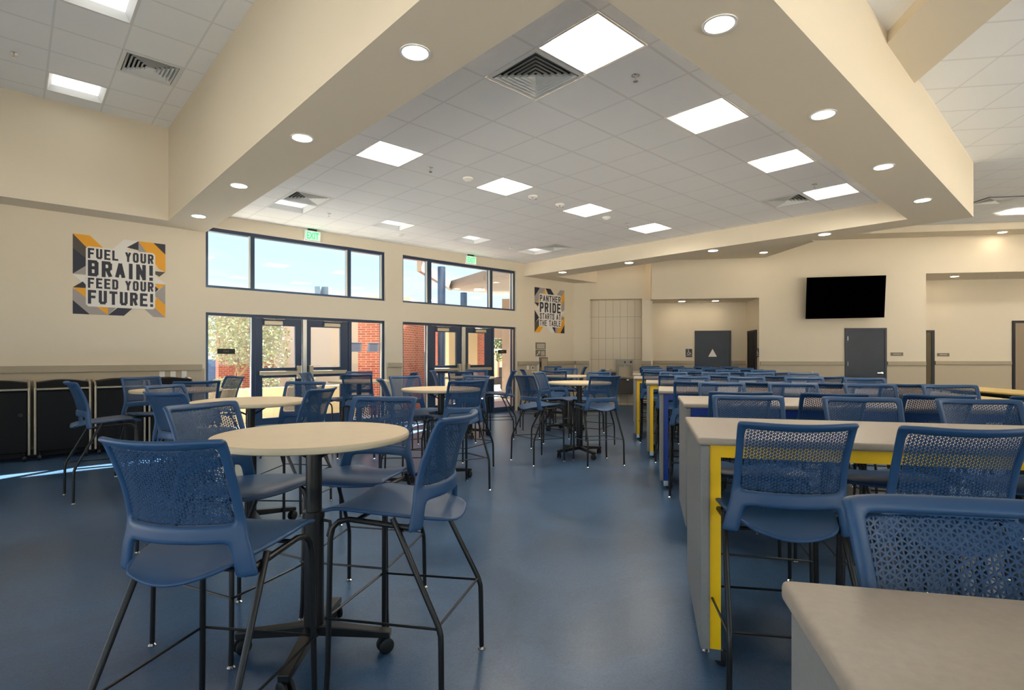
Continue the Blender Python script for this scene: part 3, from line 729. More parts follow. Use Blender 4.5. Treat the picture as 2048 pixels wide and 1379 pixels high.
S2 = [(P+'navy', [(0, 1), (.17, 1), (0, .80)]), (P+'grey', [(.17, 1), (.35, 1), (.14, .74), (0, .62), (0, .80)]), (P+'gold', [(.25, .87), (.33, .97), (.36, .87)]), (P+'navy', [(.36, 1), (.52, 1), (.65, .86), (.45, .86)]),
      (P+'gold', [(0, .67), (.14, .76), (.14, .67)]), (P+'navy', [(0, .66), (.14, .66), (.10, .58)]), (P+'white', [(0, .50), (.14, .58), (.14, .50)]), (P+'navy', [(0, .49), (.14, .33), (0, .20)]), (P+'brown', [(0, .20), (.14, .30), (.14, .14), (0, 0)]),
      (P+'gold', [(0, 0), (.16, 0), (.30, .15), (.14, .15)]), (P+'white', [(.38, .15), (.56, .15), (.66, 0), (.50, 0)]), (P+'navy', [(.56, .15), (.68, .15), (.68, 0)]), (P+'gold', [(.72, 0), (.86, 0), (1, .2), (1, .40), (.87, .2)]), (P+'navy', [(.86, 0), (1, 0), (1, .2)]),
      (P+'grey', [(.68, .0), (.72, 0), (.9, .30), (.98, .38), (.88, .38), (.68, .15)]), (P+'brown', [(.88, .32), (1, .32), (.94, .40)]), (P+'white', [(.88, .40), (1, .50), (.88, .50)]), (P+'grey', [(.88, .60), (1, .80), (1, .55), (.92, .50)]),
      (P+'gold', [(.88, .86), (1, .98), (1, .66), (.88, .52)]), (P+'grey', [(.74, .88), (.86, 1), (1, 1), (1, .97), (.90, .86)])]
poster('wall_poster', 'wall poster reading PANTHER PRIDE STARTS AT THE TABLE right of the far doors', 10.12, 2.03, 1.17, 1.19, S2, [(.14, .13, .88, .87)],
       [('PANTHER', .16, .70, .70, .14, .17), ('PRIDE', .16, .455, .70, .225, .19), ('STARTS AT', .16, .30, .70, .135, .15), ('THE TABLE', .16, .15, .70, .13, .15)])
# plaques, extinguisher cabinet, outlets
def plaque(u, z, w_, h_, lab, ear):
    t = thing('wall_plaque', lab, 'sign', roomloc(u, V0, z), PHI, 'brown plaques beside the far doors')
    B().box(0, w_, -.008, 0, 0, h_).build('plate', 'sign_bronze', t)
    b = B(); x0 = w_*.52 if ear else .04
    for i in range(5): b.box(x0, w_-.04, -.011, -.008, .025+i*(h_-.05)/5, .025+i*(h_-.05)/5+.010)
    b.build('lettering', 'sign_white', t)
    if ear:
        b = B().tube([(.05, -.01, .03), (.1, -.01, .07), (.09, -.01, .12), (.13, -.01, .135), (.155, -.01, .10), (.14, -.01, .05)], .007, 6)
        b.tube([(.03, -.01, .02), (.16, -.01, .14)], .005, 6); b.build('ear_symbol', 'sign_white', t)
plaque(10.155, 1.585, .38, .175, 'brown wall plaque with lines of raised text, upper of two', False); plaque(10.155, 1.393, .38, .175, 'brown wall plaque with ear symbol, lower of two', True)
t = thing('wall_cabinet', 'steel cabinet recessed in the wall below the two brown plaques', 'cabinet', roomloc(10.24, V0, .98), PHI)
B().box(0, .34, -.05, 0, 0, .39).bevel(.006).build('body', 'steel', t); B().box(.09, .31, -.056, -.05, .04, .35).build('door', 'satin_tan', t)
B().box(.04, .075, -.058, -.05, .12, .27).build('slot', 'vent_dark', t); B().box(-.03, .0, -.045, 0, 0, .39).build('side_flange', 'white_plastic', t)
def plate(loc, rot, lab, slot=False):
    t = thing('wall_plate', lab, 'outlet', loc, rot, 'white wall plates')
    B().box(-.037, .037, -.058, -.047, -.058, .058).bevel(.003).build('plate', 'white_plastic', t)
    B().box(-.018, .018, -.062, -.058, -.034, .034).build('insert', 'vent_dark' if slot else 'sign_white', t)
for u, z, lab in ((1.735, 1.10, 'white wall plate under the left rail, leftmost of three'), (1.885, 1.10, 'white wall plate under the left rail, middle of three'), (2.04, 1.10, 'white wall plate under the left rail, rightmost of three')):
    x, y = U2W(u, V0+.035); plate((x, y, z), PHI, lab)
x, y = U2W(9.85, V0+.035); plate((x, y, 1.10), PHI, 'plain white wall plate right of the far doors')
x, y = U2W(10.03, V0+.035); plate((x, y, 1.09), PHI, 'white wall plate with black insert beside the steel cabinet', True)

# ---------------------------------------------------------------- television wall items
def hm_door(n, d0, d1, D, zt, slab, frame_m='dark_frame', hinges=True, knob='R'):
    b = B(); y0, y1 = D-.03, D-.001
    b.box(d0, d0+.05, y0, y1, 0, zt); b.box(d1-.05, d1, y0, y1, 0, zt); b.box(d0+.05, d1-.05, y0, y1, zt-.05, zt)
    fr = struct(b.build('door_%d' % n, frame_m, rot=-AZ))
    lf = B().box(d0+.05, d1-.05, D-.018, D-.002, .01, zt-.05).build('door_leaf', slab, fr)
    return fr, lf
fr, lf = hm_door(3, 6.395, 7.378, DT, 2.115, 'dark_door')
B().lathe([(.032, 0), (.036, -.03), (.02, -.05)], 16, axis='y', o=(7.25, DT-.03, .97)).box(7.14, 7.25, DT-.07, DT-.05, .96, .98).build('door_handle', 'chrome', lf, smooth=True)
for z in (1.2, 1.85): B().tube([(6.455, DT-.034, z-.055), (6.455, DT-.034, z+.055)], .009).build('hinge', 'chrome', lf)
fr, lf = hm_door(4, 2.895, 3.895, DB, 2.13, 'dark_door')
B().lathe([(.15, 0), (.15, -.006)], 32, axis='y', o=(3.385, DB-.019, 1.47)).build('round_sign', 'sign_dark', lf)
b = B(); v = [(3.385+.15*math.sin(a)*.92, DB-.030, 1.455+.15*math.cos(a)) for a in (0, 2*math.pi/3, -2*math.pi/3)]; b.face(v)
ex = bmesh.ops.extrude_face_region(b.bm, geom=list(b.bm.faces)); [setattr(q, 'co', q.co+Vector((0, .004, 0))) for q in ex['geom'] if isinstance(q, bmesh.types.BMVert)]
b.build('triangle_symbol', 'sign_white', lf)
# side door of the alcove (in its right wall) and narrow recess doors
b = B(); b.box(4.27, 4.309, 15.25, 15.31, 0, 2.1); b.box(4.27, 4.309, 15.98, 16.05, 0, 2.1); b.box(4.27, 4.309, 15.31, 15.98, 2.05, 2.1)
fr = struct(b.build('door_5', 'dark_frame', rot=-AZ)); B().box(4.285, 4.308, 15.31, 15.98, 0, 2.05).build('door_leaf', 'dark_void', fr)
b = B(); b.box(9.21, 9.285, DR-.03, DR-.001, 0, 2.11); b.box(8.3, 9.21, DR-.03, DR-.001, 2.06, 2.11)
fr = struct(b.build('door_6', 'dark_frame', rot=-AZ)); B().box(8.3, 9.21, DR-.015, DR-.002, 0, 2.06).build('door_leaf', 'olive_panel', fr)
b = B(); b.box(11.19, 11.25, DR-.04, DR-.001, 0, 2.355); b.box(11.25, 13.4, DR-.04, DR-.001, 2.29, 2.355); b.box(13.4, 13.46, DR-.04, DR-.001, 0, 2.355)
fr = struct(b.build('door_7', 'dark_frame', rot=-AZ)); b = B()
z = .02
while z < 2.28: b.box(11.25, 13.4, DR-.022, DR-.004, z, z+.088); b.box(11.25, 13.4, DR-.016, DR-.003, z+.088, z+.096); z += .096
b.build('roll_shutter', 'shutter', fr)
def wsign(d, n, z, w_, h_, txt, lab, m='sign_bronze', rot=-AZ):
    t = thing('wall_sign', lab, 'sign', tv(d, n, z), rot)
    B().box(0, w_, -.01, -.001, 0, h_).build('plate', m, t)
    add('lettering', text_mesh(txt, .05, w=w_*.62, h=h_*.3), 'sign_white', t, loc=(w_*.19, -.012, h_*.35))
    return t
wsign(7.476, DT, 1.405, .29, .085, 'CUSTODIAN', 'small brown sign right of the dark door under the television')
wsign(9.36, DR, 1.393, .30, .085, 'SERVING', 'small brown sign on the recess wall at the right')
def ada(loc, rot, lab, sx_=1):
    t = thing('restroom_sign', lab, 'sign', loc, rot, 'wheelchair symbol signs')
    B().box(-.09, .09, -.01, -.001, 0, .235).build('plate', 'sign_dark', t)
    b = B().lathe([(.014, 0), (.014, -.003)], 12, axis='y', o=(-.02, -.010, .205))
    b.tube([(-.02, -.012, .185), (-.012, -.012, .125), (.03, -.012, .125), (.048, -.012, .09), (.062, -.012, .095)], .008, 6)
    b.tube([(-.02, -.012, .16), (.015, -.012, .16)], .006, 6)
    b.tube([(-.04, -.012, .135), (-.05, -.012, .11), (-.04, -.012, .08), (-.01, -.012, .072), (.02, -.012, .085), (.025, -.012, .1)], .007, 6)
    b.build('wheelchair_symbol', 'sign_white', t)
    add('lettering', text_mesh('RESTROOM', .05, w=.15, h=.022), 'sign_white', t, loc=(-.075, -.012, .035))
ada(tv(2.735, DB, 1.37), -AZ, 'dark restroom sign with wheelchair symbol left of the triangle door')
ada(tv(4.309, 15.16, 1.37), -AZ-math.pi/2, 'dark restroom sign with wheelchair symbol at the alcove corner')
# television on a tilting arm
t = thing('television', 'large black flat television on the back wall', 'television', tv(6.29, DT-.28, 2.88), -AZ)
mt = Matrix.Rotation(math.radians(-.6), 4, 'Y') @ Matrix.Rotation(math.radians(6), 4, 'X')
B().box(-.915, .915, -.03, .03, -.525, .525, mt).bevel(.004).build('screen', 'screen_black', t)
B().box(-.2, .2, .03, .27, -.15, .15).build('wall_mount', 'vent_dark', t)
t = thing('door_stop', 'small white round wall stop left of the dark door', 'door stop', tv(5.6, DT-.012, .965), -AZ)
B().lathe([(.03, 0), (.03, -.01), (.018, -.03), (.02, -.05)], 16, axis='y').build('knob', 'white_plastic', t, smooth=True)
# drinking fountains
NB = DF+.35
t = thing('bottle_filling_fountain', 'steel bottle filling station with dark drinking fountain in the tiled niche', 'drinking fountain', tv(.64, NB, 0), -AZ)
b = B().box(0, .47, -.14, 0, 1.14, 1.31).box(0, .07, -.12, 0, .82, 1.14).box(.40, .47, -.12, 0, .82, 1.14)
b.build('filler_tower', 'steel', t); B().box(.071, .399, -.03, 0, .821, 1.139).build('filler_recess', 'satin_tan', t); B().box(0, .47, -.46, 0, .76, .82).bevel(.01).build('basin', 'steel', t)
B().box(.0, .45, -.44, 0, .35, .759).bevel(.012).build('body', 'dark_grey', t)
B().lathe([(.03, 0), (.03, -.03), (.015, -.04)], 14, axis='y', o=(.29, -.44, .73)).build('push_button', 'chrome', t, smooth=True)
B().tube([(.235, -.1, 1.14), (.235, -.1, 1.10)], .012).build('spout', 'chrome', t)
B().box(.38, .43, -.146, -.14, 1.20, 1.26).box(.215, .255, -.146, -.14, 1.20, 1.25).build('sensor_window', 'vent_dark', t)
t = thing('drinking_fountain', 'low steel drinking fountain left of the bottle filling station', 'drinking fountain', tv(.16, NB, 0), -AZ)
B().box(0, .46, -.46, 0, .93, .985).bevel(.012).build('basin', 'steel', t); B().box(.01, .45, -.42, 0, .52, .929).bevel(.012).build('body', 'dark_grey', t)
B().tube([(.28, -.3, .985), (.30, -.3, 1.02), (.35, -.3, 1.03)], .01).build('spout', 'chrome', t)

# ---------------------------------------------------------------- bar chair
def shell(fn, ns, ntt, keep, thick, name):
    """grid surface fn(s,t) with kept cells, solidified and smoothed"""
    bm = bmesh.new(); vs = {}
    for i in range(len(ns)):
        for j in range(len(ntt)): vs[i, j] = bm.verts.new(fn(ns[i], ntt[j]))
    for i in range(len(ns)-1):
        for j in range(len(ntt)-1):
            if keep((ns[i]+ns[i+1])/2, (ntt[j]+ntt[j+1])/2): bm.faces.new((vs[i, j], vs[i+1, j], vs[i+1, j+1], vs[i, j+1]))
    for v in [v for v in bm.verts if not v.link_faces]: bm.verts.remove(v)
    bmesh.ops.recalc_face_normals(bm, faces=bm.faces)
    me = bpy.data.meshes.new(name); bm.to_mesh(me); bm.free()
    o = bpy.data.objects.new(name, me); col.objects.link(o)
    s = o.modifiers.new('s', 'SOLIDIFY'); s.thickness = thick; s.offset = 0
    u = o.modifiers.new('u', 'SUBSURF'); u.levels = 1; u.render_levels = 1
    apply_mods(o); me = o.data; bpy.data.objects.remove(o)
    return me
def interp(t, pts):
    for (a, x), (b_, y) in zip(pts, pts[1:]):
        if t <= b_: f = (t-a)/(b_-a); f = f*f*(3-2*f)*.4+f*.6; return x+(y-x)*f
    return pts[-1][1]
HW = [(0, .247), (.13, .236), (.30, .216), (.45, .207), (.7, .206), (1, .212)]
YC = [(0, -.232), (.2, -.236), (.38, -.232), (.6, -.252), (.85, -.292), (.96, -.318), (1, -.342)]
ZB, ZT = .695, 1.145
def backfn(s, t):
    hw = interp(t, HW); yc = interp(t, YC)
    wrap = .055+.02*(1-t)
    z = ZB+(ZT-ZB)*t + .010*(s*s)*(t > .9) - (.012*abs(s)**6 if t > .97 else 0)
    return (s*hw, yc+wrap*abs(s)**2.2, z)
SS = [-1, -.95, -.87, -.76, -.62, -.45, -.25, 0, .25, .45, .62, .76, .87, .95, 1]
TT = [0, .05, .11, .17, .25, .29, .33, .385, .46, .55, .65, .75, .85, .94, .97, 1]
def keep_frame(s, t):
    a = abs(s)
    if a > .87: return True
    if t < .25: return a > .76
    if t > .94: return True
    if .25 < t < .385: return True
    return False
def keep_panel(s, t): return abs(s) < .87 and .385 < t < .94
me_frame = shell(backfn, SS, TT, keep_frame, .02, 'back_frame')
me_panel = shell(backfn, SS, TT, keep_panel, .0022, 'perforated_panel')
def seatfn(s, v):
    hw = interp(v, [(0, .125), (.06, .155), (.16, .176), (.32, .200), (.48, .226), (.7, .235), (.93, .238), (1, .222)])
    y = -.292+.547*v + .02*(s*s)*(v < .12)
    z = .738+.026*interp(v, [(0, -.3), (.25, -.1), (.6, .6), (.85, 1), (1, .9)])
    if v > .84: z -= .035*((v-.84)/.16)**2*(1-.55*s*s)
    z += .012*s*s*(1-v) - .004*(1-s*s)
    if v < .34: z -= .027*(1-v/.34)**1.6*(1-.45*s*s)
    return (s*hw, y, z)
me_seat = shell(seatfn, [-1, -.9, -.72, -.48, -.24, 0, .24, .48, .72, .9, 1], [0, .06, .14, .25, .4, .55, .7, .82, .9, .96, 1], lambda s, v: True, .016, 'seat')
def leg_front(sx_):
    b = B()
    b.tube([(sx_*.245, .215, .012), (sx_*.240, .212, .10), (sx_*.232, .205, .64), (sx_*.228, .195, .685), (sx_*.224, .168, .712), (sx_*.22, .12, .722), (sx_*.205, -.17, .702)], .0115, 10)
    return b.mesh('leg', True)
def leg_rear(sx_):
    b = B()
    b.tube([(sx_*.222, -.075, .742), (sx_*.226, -.10, .70), (sx_*.244, -.285, .34), (sx_*.246, -.295, .305), (sx_*.247, -.297, .26), (sx_*.25, -.30, .012)], .0115, 10)
    return b.mesh('leg', True)
def glide(x, y):
    return B().lathe([(.017, 0), (.019, .003), (.013, .010), (.008, .014)], 14, c=(x, y)).mesh('glide', True)
ch = thing('bar_chair', '', 'chair')
add('seat', me_seat, 'plastic_blue', ch)
bf = add('back_frame', me_frame, 'plastic_blue', ch); add('perforated_panel', me_panel, 'perforated_blue', bf)
for sx_ in (-1, 1):
    a = add('leg', leg_front(sx_), 'black_tube', ch); add('glide', glide(sx_*.245, .215), 'chrome', a)
    a = add('leg', leg_rear(sx_), 'black_tube', ch); add('glide', glide(sx_*.25, -.30), 'chrome', a)
b = B()
for sx_ in (-1, 1): b.tube([(sx_*.243, .222, .31), (sx_*.246, -.29, .33)], .0055, 6)
b.tube([(-.25, .218, .31), (.25, .218, .31)], .0055, 6)
b.tube([(-.245, -.285, .34), (.245, -.285, .34)], .0055, 6)
b.build('footrest', 'black_tube', ch, smooth=True)
B().tube([(-.225, -.11, .69), (.225, -.11, .69)], .009, 6).build('seat_brace', 'black_tube', ch, smooth=True)
B().tube([(-.22, .10, .716), (.22, .10, .716)], .009, 6).build('seat_brace', 'black_tube', ch, smooth=True)
USED = [False]
def chair(ox, oy, az, label, group):
    a = math.radians(az)
    if not USED[0]:
        USED[0] = True; ch.location = (ox, oy, 0); ch.rotation_euler = (0, 0, -a); ch['label'] = label; ch['group'] = group; return ch
    return dup(ch, (ox, oy, 0), -a, label, group)
def chair_b(bx, by, az, label, group):     # by the middle of its top edge
    a = math.radians(az); return chair(bx+.33*math.sin(a), by+.33*math.cos(a), az, label, group)

# ---------------------------------------------------------------- round tables
def caster(b, x, y, r=.035, ang=0):
    for s_ in (-1, 1):
        m = Matrix.Translation((x, y, r)) @ Matrix.Rotation(ang, 4, 'Z')
        n0 = len(b.bm.verts); b.lathe([(r*.8, s_*.008), (r, s_*.012), (r, s_*.022), (r*.7, s_*.027)], 18, axis='y'); b.bm.verts.ensure_lookup_table()
        for v in b.bm.verts[n0:]: v.co = m @ v.co
ZTOP = 1.037; RT = .442
rt = thing('round_table', '', 'table')
B().lathe([(RT-.004, ZTOP), (RT, ZTOP-.004)], 72).build('table_top', 'table_top', rt)
rt.children[0].data = B().lathe([(.01, ZTOP-.001), (RT-.007, ZTOP-.001), (RT-.007, ZTOP), (.01, ZTOP)][1:3] and [(RT-.007, ZTOP-.006), (RT-.006, ZTOP)], 72).mesh('table_top'); rt.children[0].data.materials.append(M['table_top'])
B().lathe([(RT-.010, ZTOP-.030), (RT-.002, ZTOP-.026), (RT, ZTOP-.016), (RT-.001, ZTOP-.006), (RT-.006, ZTOP-.001)], 72).build('edge_band', 'table_edge', rt, smooth=True)
B().lathe([(.045, .125), (.045, .655)], 24).build('column', 'black_tube', rt, smooth=True)
B().lathe([(.036, .655), (.036, ZTOP-.04), (.05, ZTOP-.038), (.05, ZTOP-.031)], 24).build('inner_column', 'black_tube', rt, smooth=True)
B().lathe([(.049, .64), (.049, .672)], 24).build('collar', 'black_tube', rt, smooth=True)
B().tube([(.045, -.01, .63), (.08, -.015, .625), (.082, -.017, .60), (.070, -.016, .555)], .008, 8).build('lever', 'black_tube', rt, smooth=True)
B().tube([(.02, 0, ZTOP-.12), (.16, .02, ZTOP-.045), (.22, .02, ZTOP-.04)], .007, 6).tube([(-.02, 0, ZTOP-.12), (-.16, -.02, ZTOP-.045), (-.22, -.02, ZTOP-.04)], .007, 6).build('top_brace', 'black_tube', rt)
for k in range(4):
    m = Matrix.Rotation(k*math.pi/2, 4, 'Z')
    b = B(); n = [(0.0, .03, .145, .095), (.36, .024, .105, .075)]
    v = []
    for x, hw, z1, z0 in n:
        v.append([b.bm.verts.new(m @ Vector(p)) for p in ((x, -hw, z0), (x, hw, z0), (x, hw, z1), (x, -hw, z1))])
    for i in range(4): b.bm.faces.new((v[0][i], v[0][(i+1) % 4], v[1][(i+1) % 4], v[1][i]))
    b.bm.faces.new(v[0][::-1]); b.bm.faces.new(v[1]); b.bevel(.004)
    arm = b.build('base_arm', 'black_tube', rt)
    c = m @ Vector((.335, 0, 0)); b = B(); caster(b, c.x, c.y, .036, .6+k*1.7)
    b.tube([(c.x, c.y, .03), (c.x, c.y, .085)], .012, 8); b.build('caster', 'rubber', arm, smooth=True)
TABS = dict(A=(-.935, 2.555, 1, 'nearest round table in the left foreground'), Bt=(-2.14, 4.43, 40, 'second round table behind the nearest one'), C=(-.80, 6.1, 25, 'round table in front of the far glass doors'),
            D=(-.736, 9.45, 10, 'small looking round table right by the far glass doors'), E=(-2.29, 8.1, 0, 'round table by the pillar between the doors'), Fq=(-3.68, 5.95, 15, 'round table at the left near the black carts'),
            G=(.948, 7.6, 27, 'round table beside the grey counter tables'), Hq=(1.0, 10.15, 10, 'round table behind the one beside the grey counters'), I=(.88, 12.4, 0, 'farthest round table before the drinking fountain wall'))
first = True
for k, (x, y, r, lab) in TABS.items():
    g = 'round bar height tables on casters'
    if first: rt.location = (x, y, 0); rt.rotation_euler = (0, 0, math.radians(r)); rt['label'] = lab; rt['group'] = g; first = False
    else: dup(rt, (x, y, 0), math.radians(r), lab, g)
g = 'blue bar chairs around the round tables'
chair(-1.035, 1.93, 8, 'blue bar chair seen from behind in the left foreground', g)
chair(-.50, 2.43, -75, 'blue bar chair at the right side of the nearest round table', g)
chair(-1.37, 2.74, 112, 'blue bar chair at the left side of the nearest round table', g)
chair_b(-.767, 3.36, 192, 'blue bar chair facing the camera across the nearest round table', g)
chair_b(-2.45, 3.72, 24, 'blue bar chair on the camera side of the second round table', g)
chair_b(-3.05, 4.68, 100, 'blue bar chair at the left of the second round table', g)
chair_b(-2.0, 5.33, 190, 'blue bar chair behind the second round table, back to the glass doors', g)
chair_b(-1.43, 4.23, -80, 'blue bar chair at the right of the second round table', g)
chair_b(-.43, 5.5, -32, 'blue bar chair at the near right of the table before the far doors', g)
chair_b(-1.47, 5.9, 75, 'blue bar chair at the left of the table before the far doors', g)
chair_b(-1.38, 6.85, 145, 'blue bar chair at the back left of the table before the far doors', g)
chair_b(-.42, 6.95, 215, 'pale lit bar chair at the back right of the table before the far doors', g)
chair_b(-.84, 8.72, 5, 'blue bar chair on the near side of the table right by the far doors', g)
chair_b(-.65, 10.15, 185, 'blue bar chair behind the table right by the far doors', g)
chair_b(-1.42, 9.4, 85, 'blue bar chair at the left of the table right by the far doors', g)
chair_b(.08, 9.35, -85, 'bar chair in side view at the right of the table by the far doors', g)
chair_b(-2.13, 7.35, 0, 'blue bar chair on the near side of the table by the pillar', g)
chair_b(-2.49, 8.85, 170, 'blue bar chair behind the table by the pillar', g)
chair_b(-3.15, 8.1, 90, 'blue bar chair at the left of the table by the pillar', g)
chair_b(-1.46, 8.35, -90, 'blue bar chair at the right of the table by the pillar', g)
chair(-4.12, 5.50, 43, 'bar chair in side view standing before the black carts', g)
chair_b(-4.48, 6.5, 125, 'blue bar chair at the back left of the table near the black carts', g)
chair_b(-3.13, 5.4, -40, 'dark bar chair at the near right of the table near the black carts', g)
chair_b(-3.40, 6.75, 215, 'bar chair before the left sidelight window, at the table near the carts', g)
chair_b(.11, 7.08, 55, 'blue bar chair at the near left of the table beside the counters', g)
chair_b(1.2, 6.83, -15, 'blue bar chair at the near right of the table beside the counters', g)
chair_b(.37, 8.42, 115, 'blue bar chair at the back left of the table beside the counters', g)
chair_b(1.42, 8.65, 215, 'blue bar chair at the back right of the table beside the counters', g)
chair_b(.71, 9.15, 10, 'blue bar chair on the near side of the second table beside the counters', g)
chair_b(.15, 10.3, 85, 'blue bar chair at the left of the second table beside the counters', g)
chair_b(1.74, 10.12, -82, 'blue bar chair at the right of the second table beside the counters', g)
chair_b(1.15, 11.15, 190, 'blue bar chair behind the second table beside the counters', g)
chair_b(1.12, 11.45, -8, 'blue bar chair on the near side of the farthest round table', g)
chair_b(1.0, 13.3, 180, 'blue bar chair behind the farthest round table, below the plaques', g)
chair_b(1.75, 12.6, -85, 'blue bar chair at the right of the farthest round table, by the niche', g)

# ---------------------------------------------------------------- counter tables in rows
TL, TD = 2.62, .86
def counter(fm, label):
    """origin: middle of the left end, x to the right, y away"""
    t = thing('counter_table', label, 'table', group='grey counter tables in rows')
    B().box(0, TL, -TD/2, TD/2, ZTOP-.034, ZTOP).bevel(.011, 3).build('table_top', 'top_grey', t, smooth=True)
    for x in (.012, TL-.052):
        B().box(x, x+.04, -TD/2+.012, TD/2-.012, .088, ZTOP-.035).bevel(.008).build('end_panel', 'panel_grey', t)
    for s_ in (-1, 1):
        y0, y1 = (-TD/2+.03, -TD/2+.085) if s_ < 0 else (TD/2-.085, TD/2-.03)
        b = B().box(.053, .100, y0, y1, .088, ZTOP-.035).box(TL-.100, TL-.053, y0, y1, .088, ZTOP-.035).box(.100, TL-.100, y0, y1, ZTOP-.09, ZTOP-.035)
        b.build('frame', fm, t)
    for x in (.08, TL-.08):
        for s_ in (-1, 1):
            yy = s_*(TD/2-.07)
            b = B().box(x-.03, x+.03, yy-.03, yy+.03, .078, .087); b.poly([(x-.028, yy-.022), (x+.022, yy-.022), (x+.022, yy+.022), (x-.028, yy+.022)], .03, .078)
            cb = b.build('caster_bracket', 'chrome', t); b = B(); b.lathe([(.02, -.016), (.034, -.014), (.036, 0), (.034, .014), (.02, .016)], 20, axis='y', o=(x+.03, yy, .036)); b.build('wheel', 'rubber', cb, smooth=True)
    return t
ROT = math.radians(15)
ROWS = [(.345, .465, 'frame_yellow', 'grey counter table corner at the bottom right of the photo'),
        (.933, 2.83, 'frame_yellow', 'nearest yellow framed grey counter table'), (1.42, 4.56, 'frame_blue', 'nearer of the two blue framed grey counter tables'),
        (1.65, 6.1, 'frame_blue', 'farther of the two blue framed grey counter tables'), (1.94, 7.84, 'frame_yellow', 'yellow framed counter table just behind the blue ones'),
        (2.13, 9.48, 'frame_yellow', 'farthest yellow framed grey counter table'), (2.50, 11.2, 'frame_blue', 'second to last grey counter table of the rows'), (2.86, 12.8, 'frame_blue', 'last grey counter table nearest the back wall')]
protos = {}
tn = ['bottom right', 'nearest yellow framed', 'nearer blue framed', 'farther blue framed', 'next to last yellow framed', 'farthest yellow framed', 'second to last', 'last']
cn = ['leftmost blue', 'second from left blue', 'third from left blue', 'rightmost blue']
rots = [12.5, 14, 14, 15, 14, 13, 13, 13]
for i, (x, y, fm, lab) in enumerate(ROWS):
    a = math.radians(rots[i])
    if fm not in protos: t = protos[fm] = counter(fm, lab); t.location = (x, y, 0); t.rotation_euler = (0, 0, -a)
    else: t = dup(protos[fm], (x, y, 0), -a, lab)
    ex_, ey_ = Vector((math.cos(a), -math.sin(a))), Vector((math.sin(a), math.cos(a)))
    O = Vector((x, y))
    for k in range(4):
        j = random.uniform(-.02, .02); r = random.uniform(-2, 2)
        if i > 0:
            p = O + ex_*((.315 if i == 1 else .34)+(.60 if i > 1 else .545)*k+j*.5) - ey_*(TD/2+(.02 if i == 1 else -.02))
            if i == 1 and k == 3: pass
            else: chair(p.x, p.y, rots[i]+r-4, '%s bar chair on the near side of the %s counter' % (cn[k].replace('second from left blue', 'second blue').replace('third from left blue', 'third blue'), tn[i]), 'blue bar chairs at the counter tables')
        if i == 0 and k != 0: continue
        p = O + ex_*((.40 if i else .345)+.62*k+(j if i else 0)) + ey_*(TD/2+(-.01 if i else -.17))
        if i == 1 and k == 3: pass
        chair(p.x, p.y, rots[i]+180+r, '%s bar chair on the far side of the %s counter' % (cn[k].replace('second from left blue', 'second blue').replace('third from left blue', 'third blue'), tn[i]), 'blue bar chairs at the counter tables')

# ---------------------------------------------------------------- long oval folding tables at the right
def oval(cx_, cy_, az, Lh, Wh, z, lab):
    t = thing('oval_folding_table', lab, 'table', (cx_, cy_, 0), -math.radians(az), 'oak topped oval folding tables')
    pts = []
    for k in range(48):
        q = 2*math.pi*k/48; c, s_ = math.cos(q), math.sin(q)
        pts.append((Wh*math.copysign(abs(c)**.9, c), Lh*math.copysign(abs(s_)**.55, s_)))
    B().poly(pts, z-.028, z).bevel(.005).build('table_top', 'oak_top', t)
    B().poly([(p[0]*.96, p[1]*.985) for p in pts], z-.06, z-.0285).build('apron', 'black_tube', t)
    b = B()
    for s_ in (-1, 1):
        for sx_ in (-1, 1): b.tube([(sx_*.25, s_*Lh*.55, .08), (sx_*.25, s_*Lh*.45, z-.05)], .016, 8)
        b.tube([(-.25, s_*Lh*.55, .12), (.25, s_*Lh*.55, .12)], .014, 8)
    b.tube([(0, -Lh*.5, z-.12), (0, Lh*.5, z-.12)], .02, 8); b.build('leg_frame', 'black_tube', t, smooth=True)
    for s_ in (-1, 1):
        for sx_ in (-1, 1): b = B(); caster(b, sx_*.25, s_*Lh*.55, .045); b.build('caster', 'rubber', t, smooth=True)
oval(9.15, 10.5, 7, 1.83, .48, .76, 'long oval oak table at the right edge of the photo')
oval(7.35, 9.6, 7, 1.83, .48, .74, 'long oval oak table mostly hidden behind the counter table chairs')

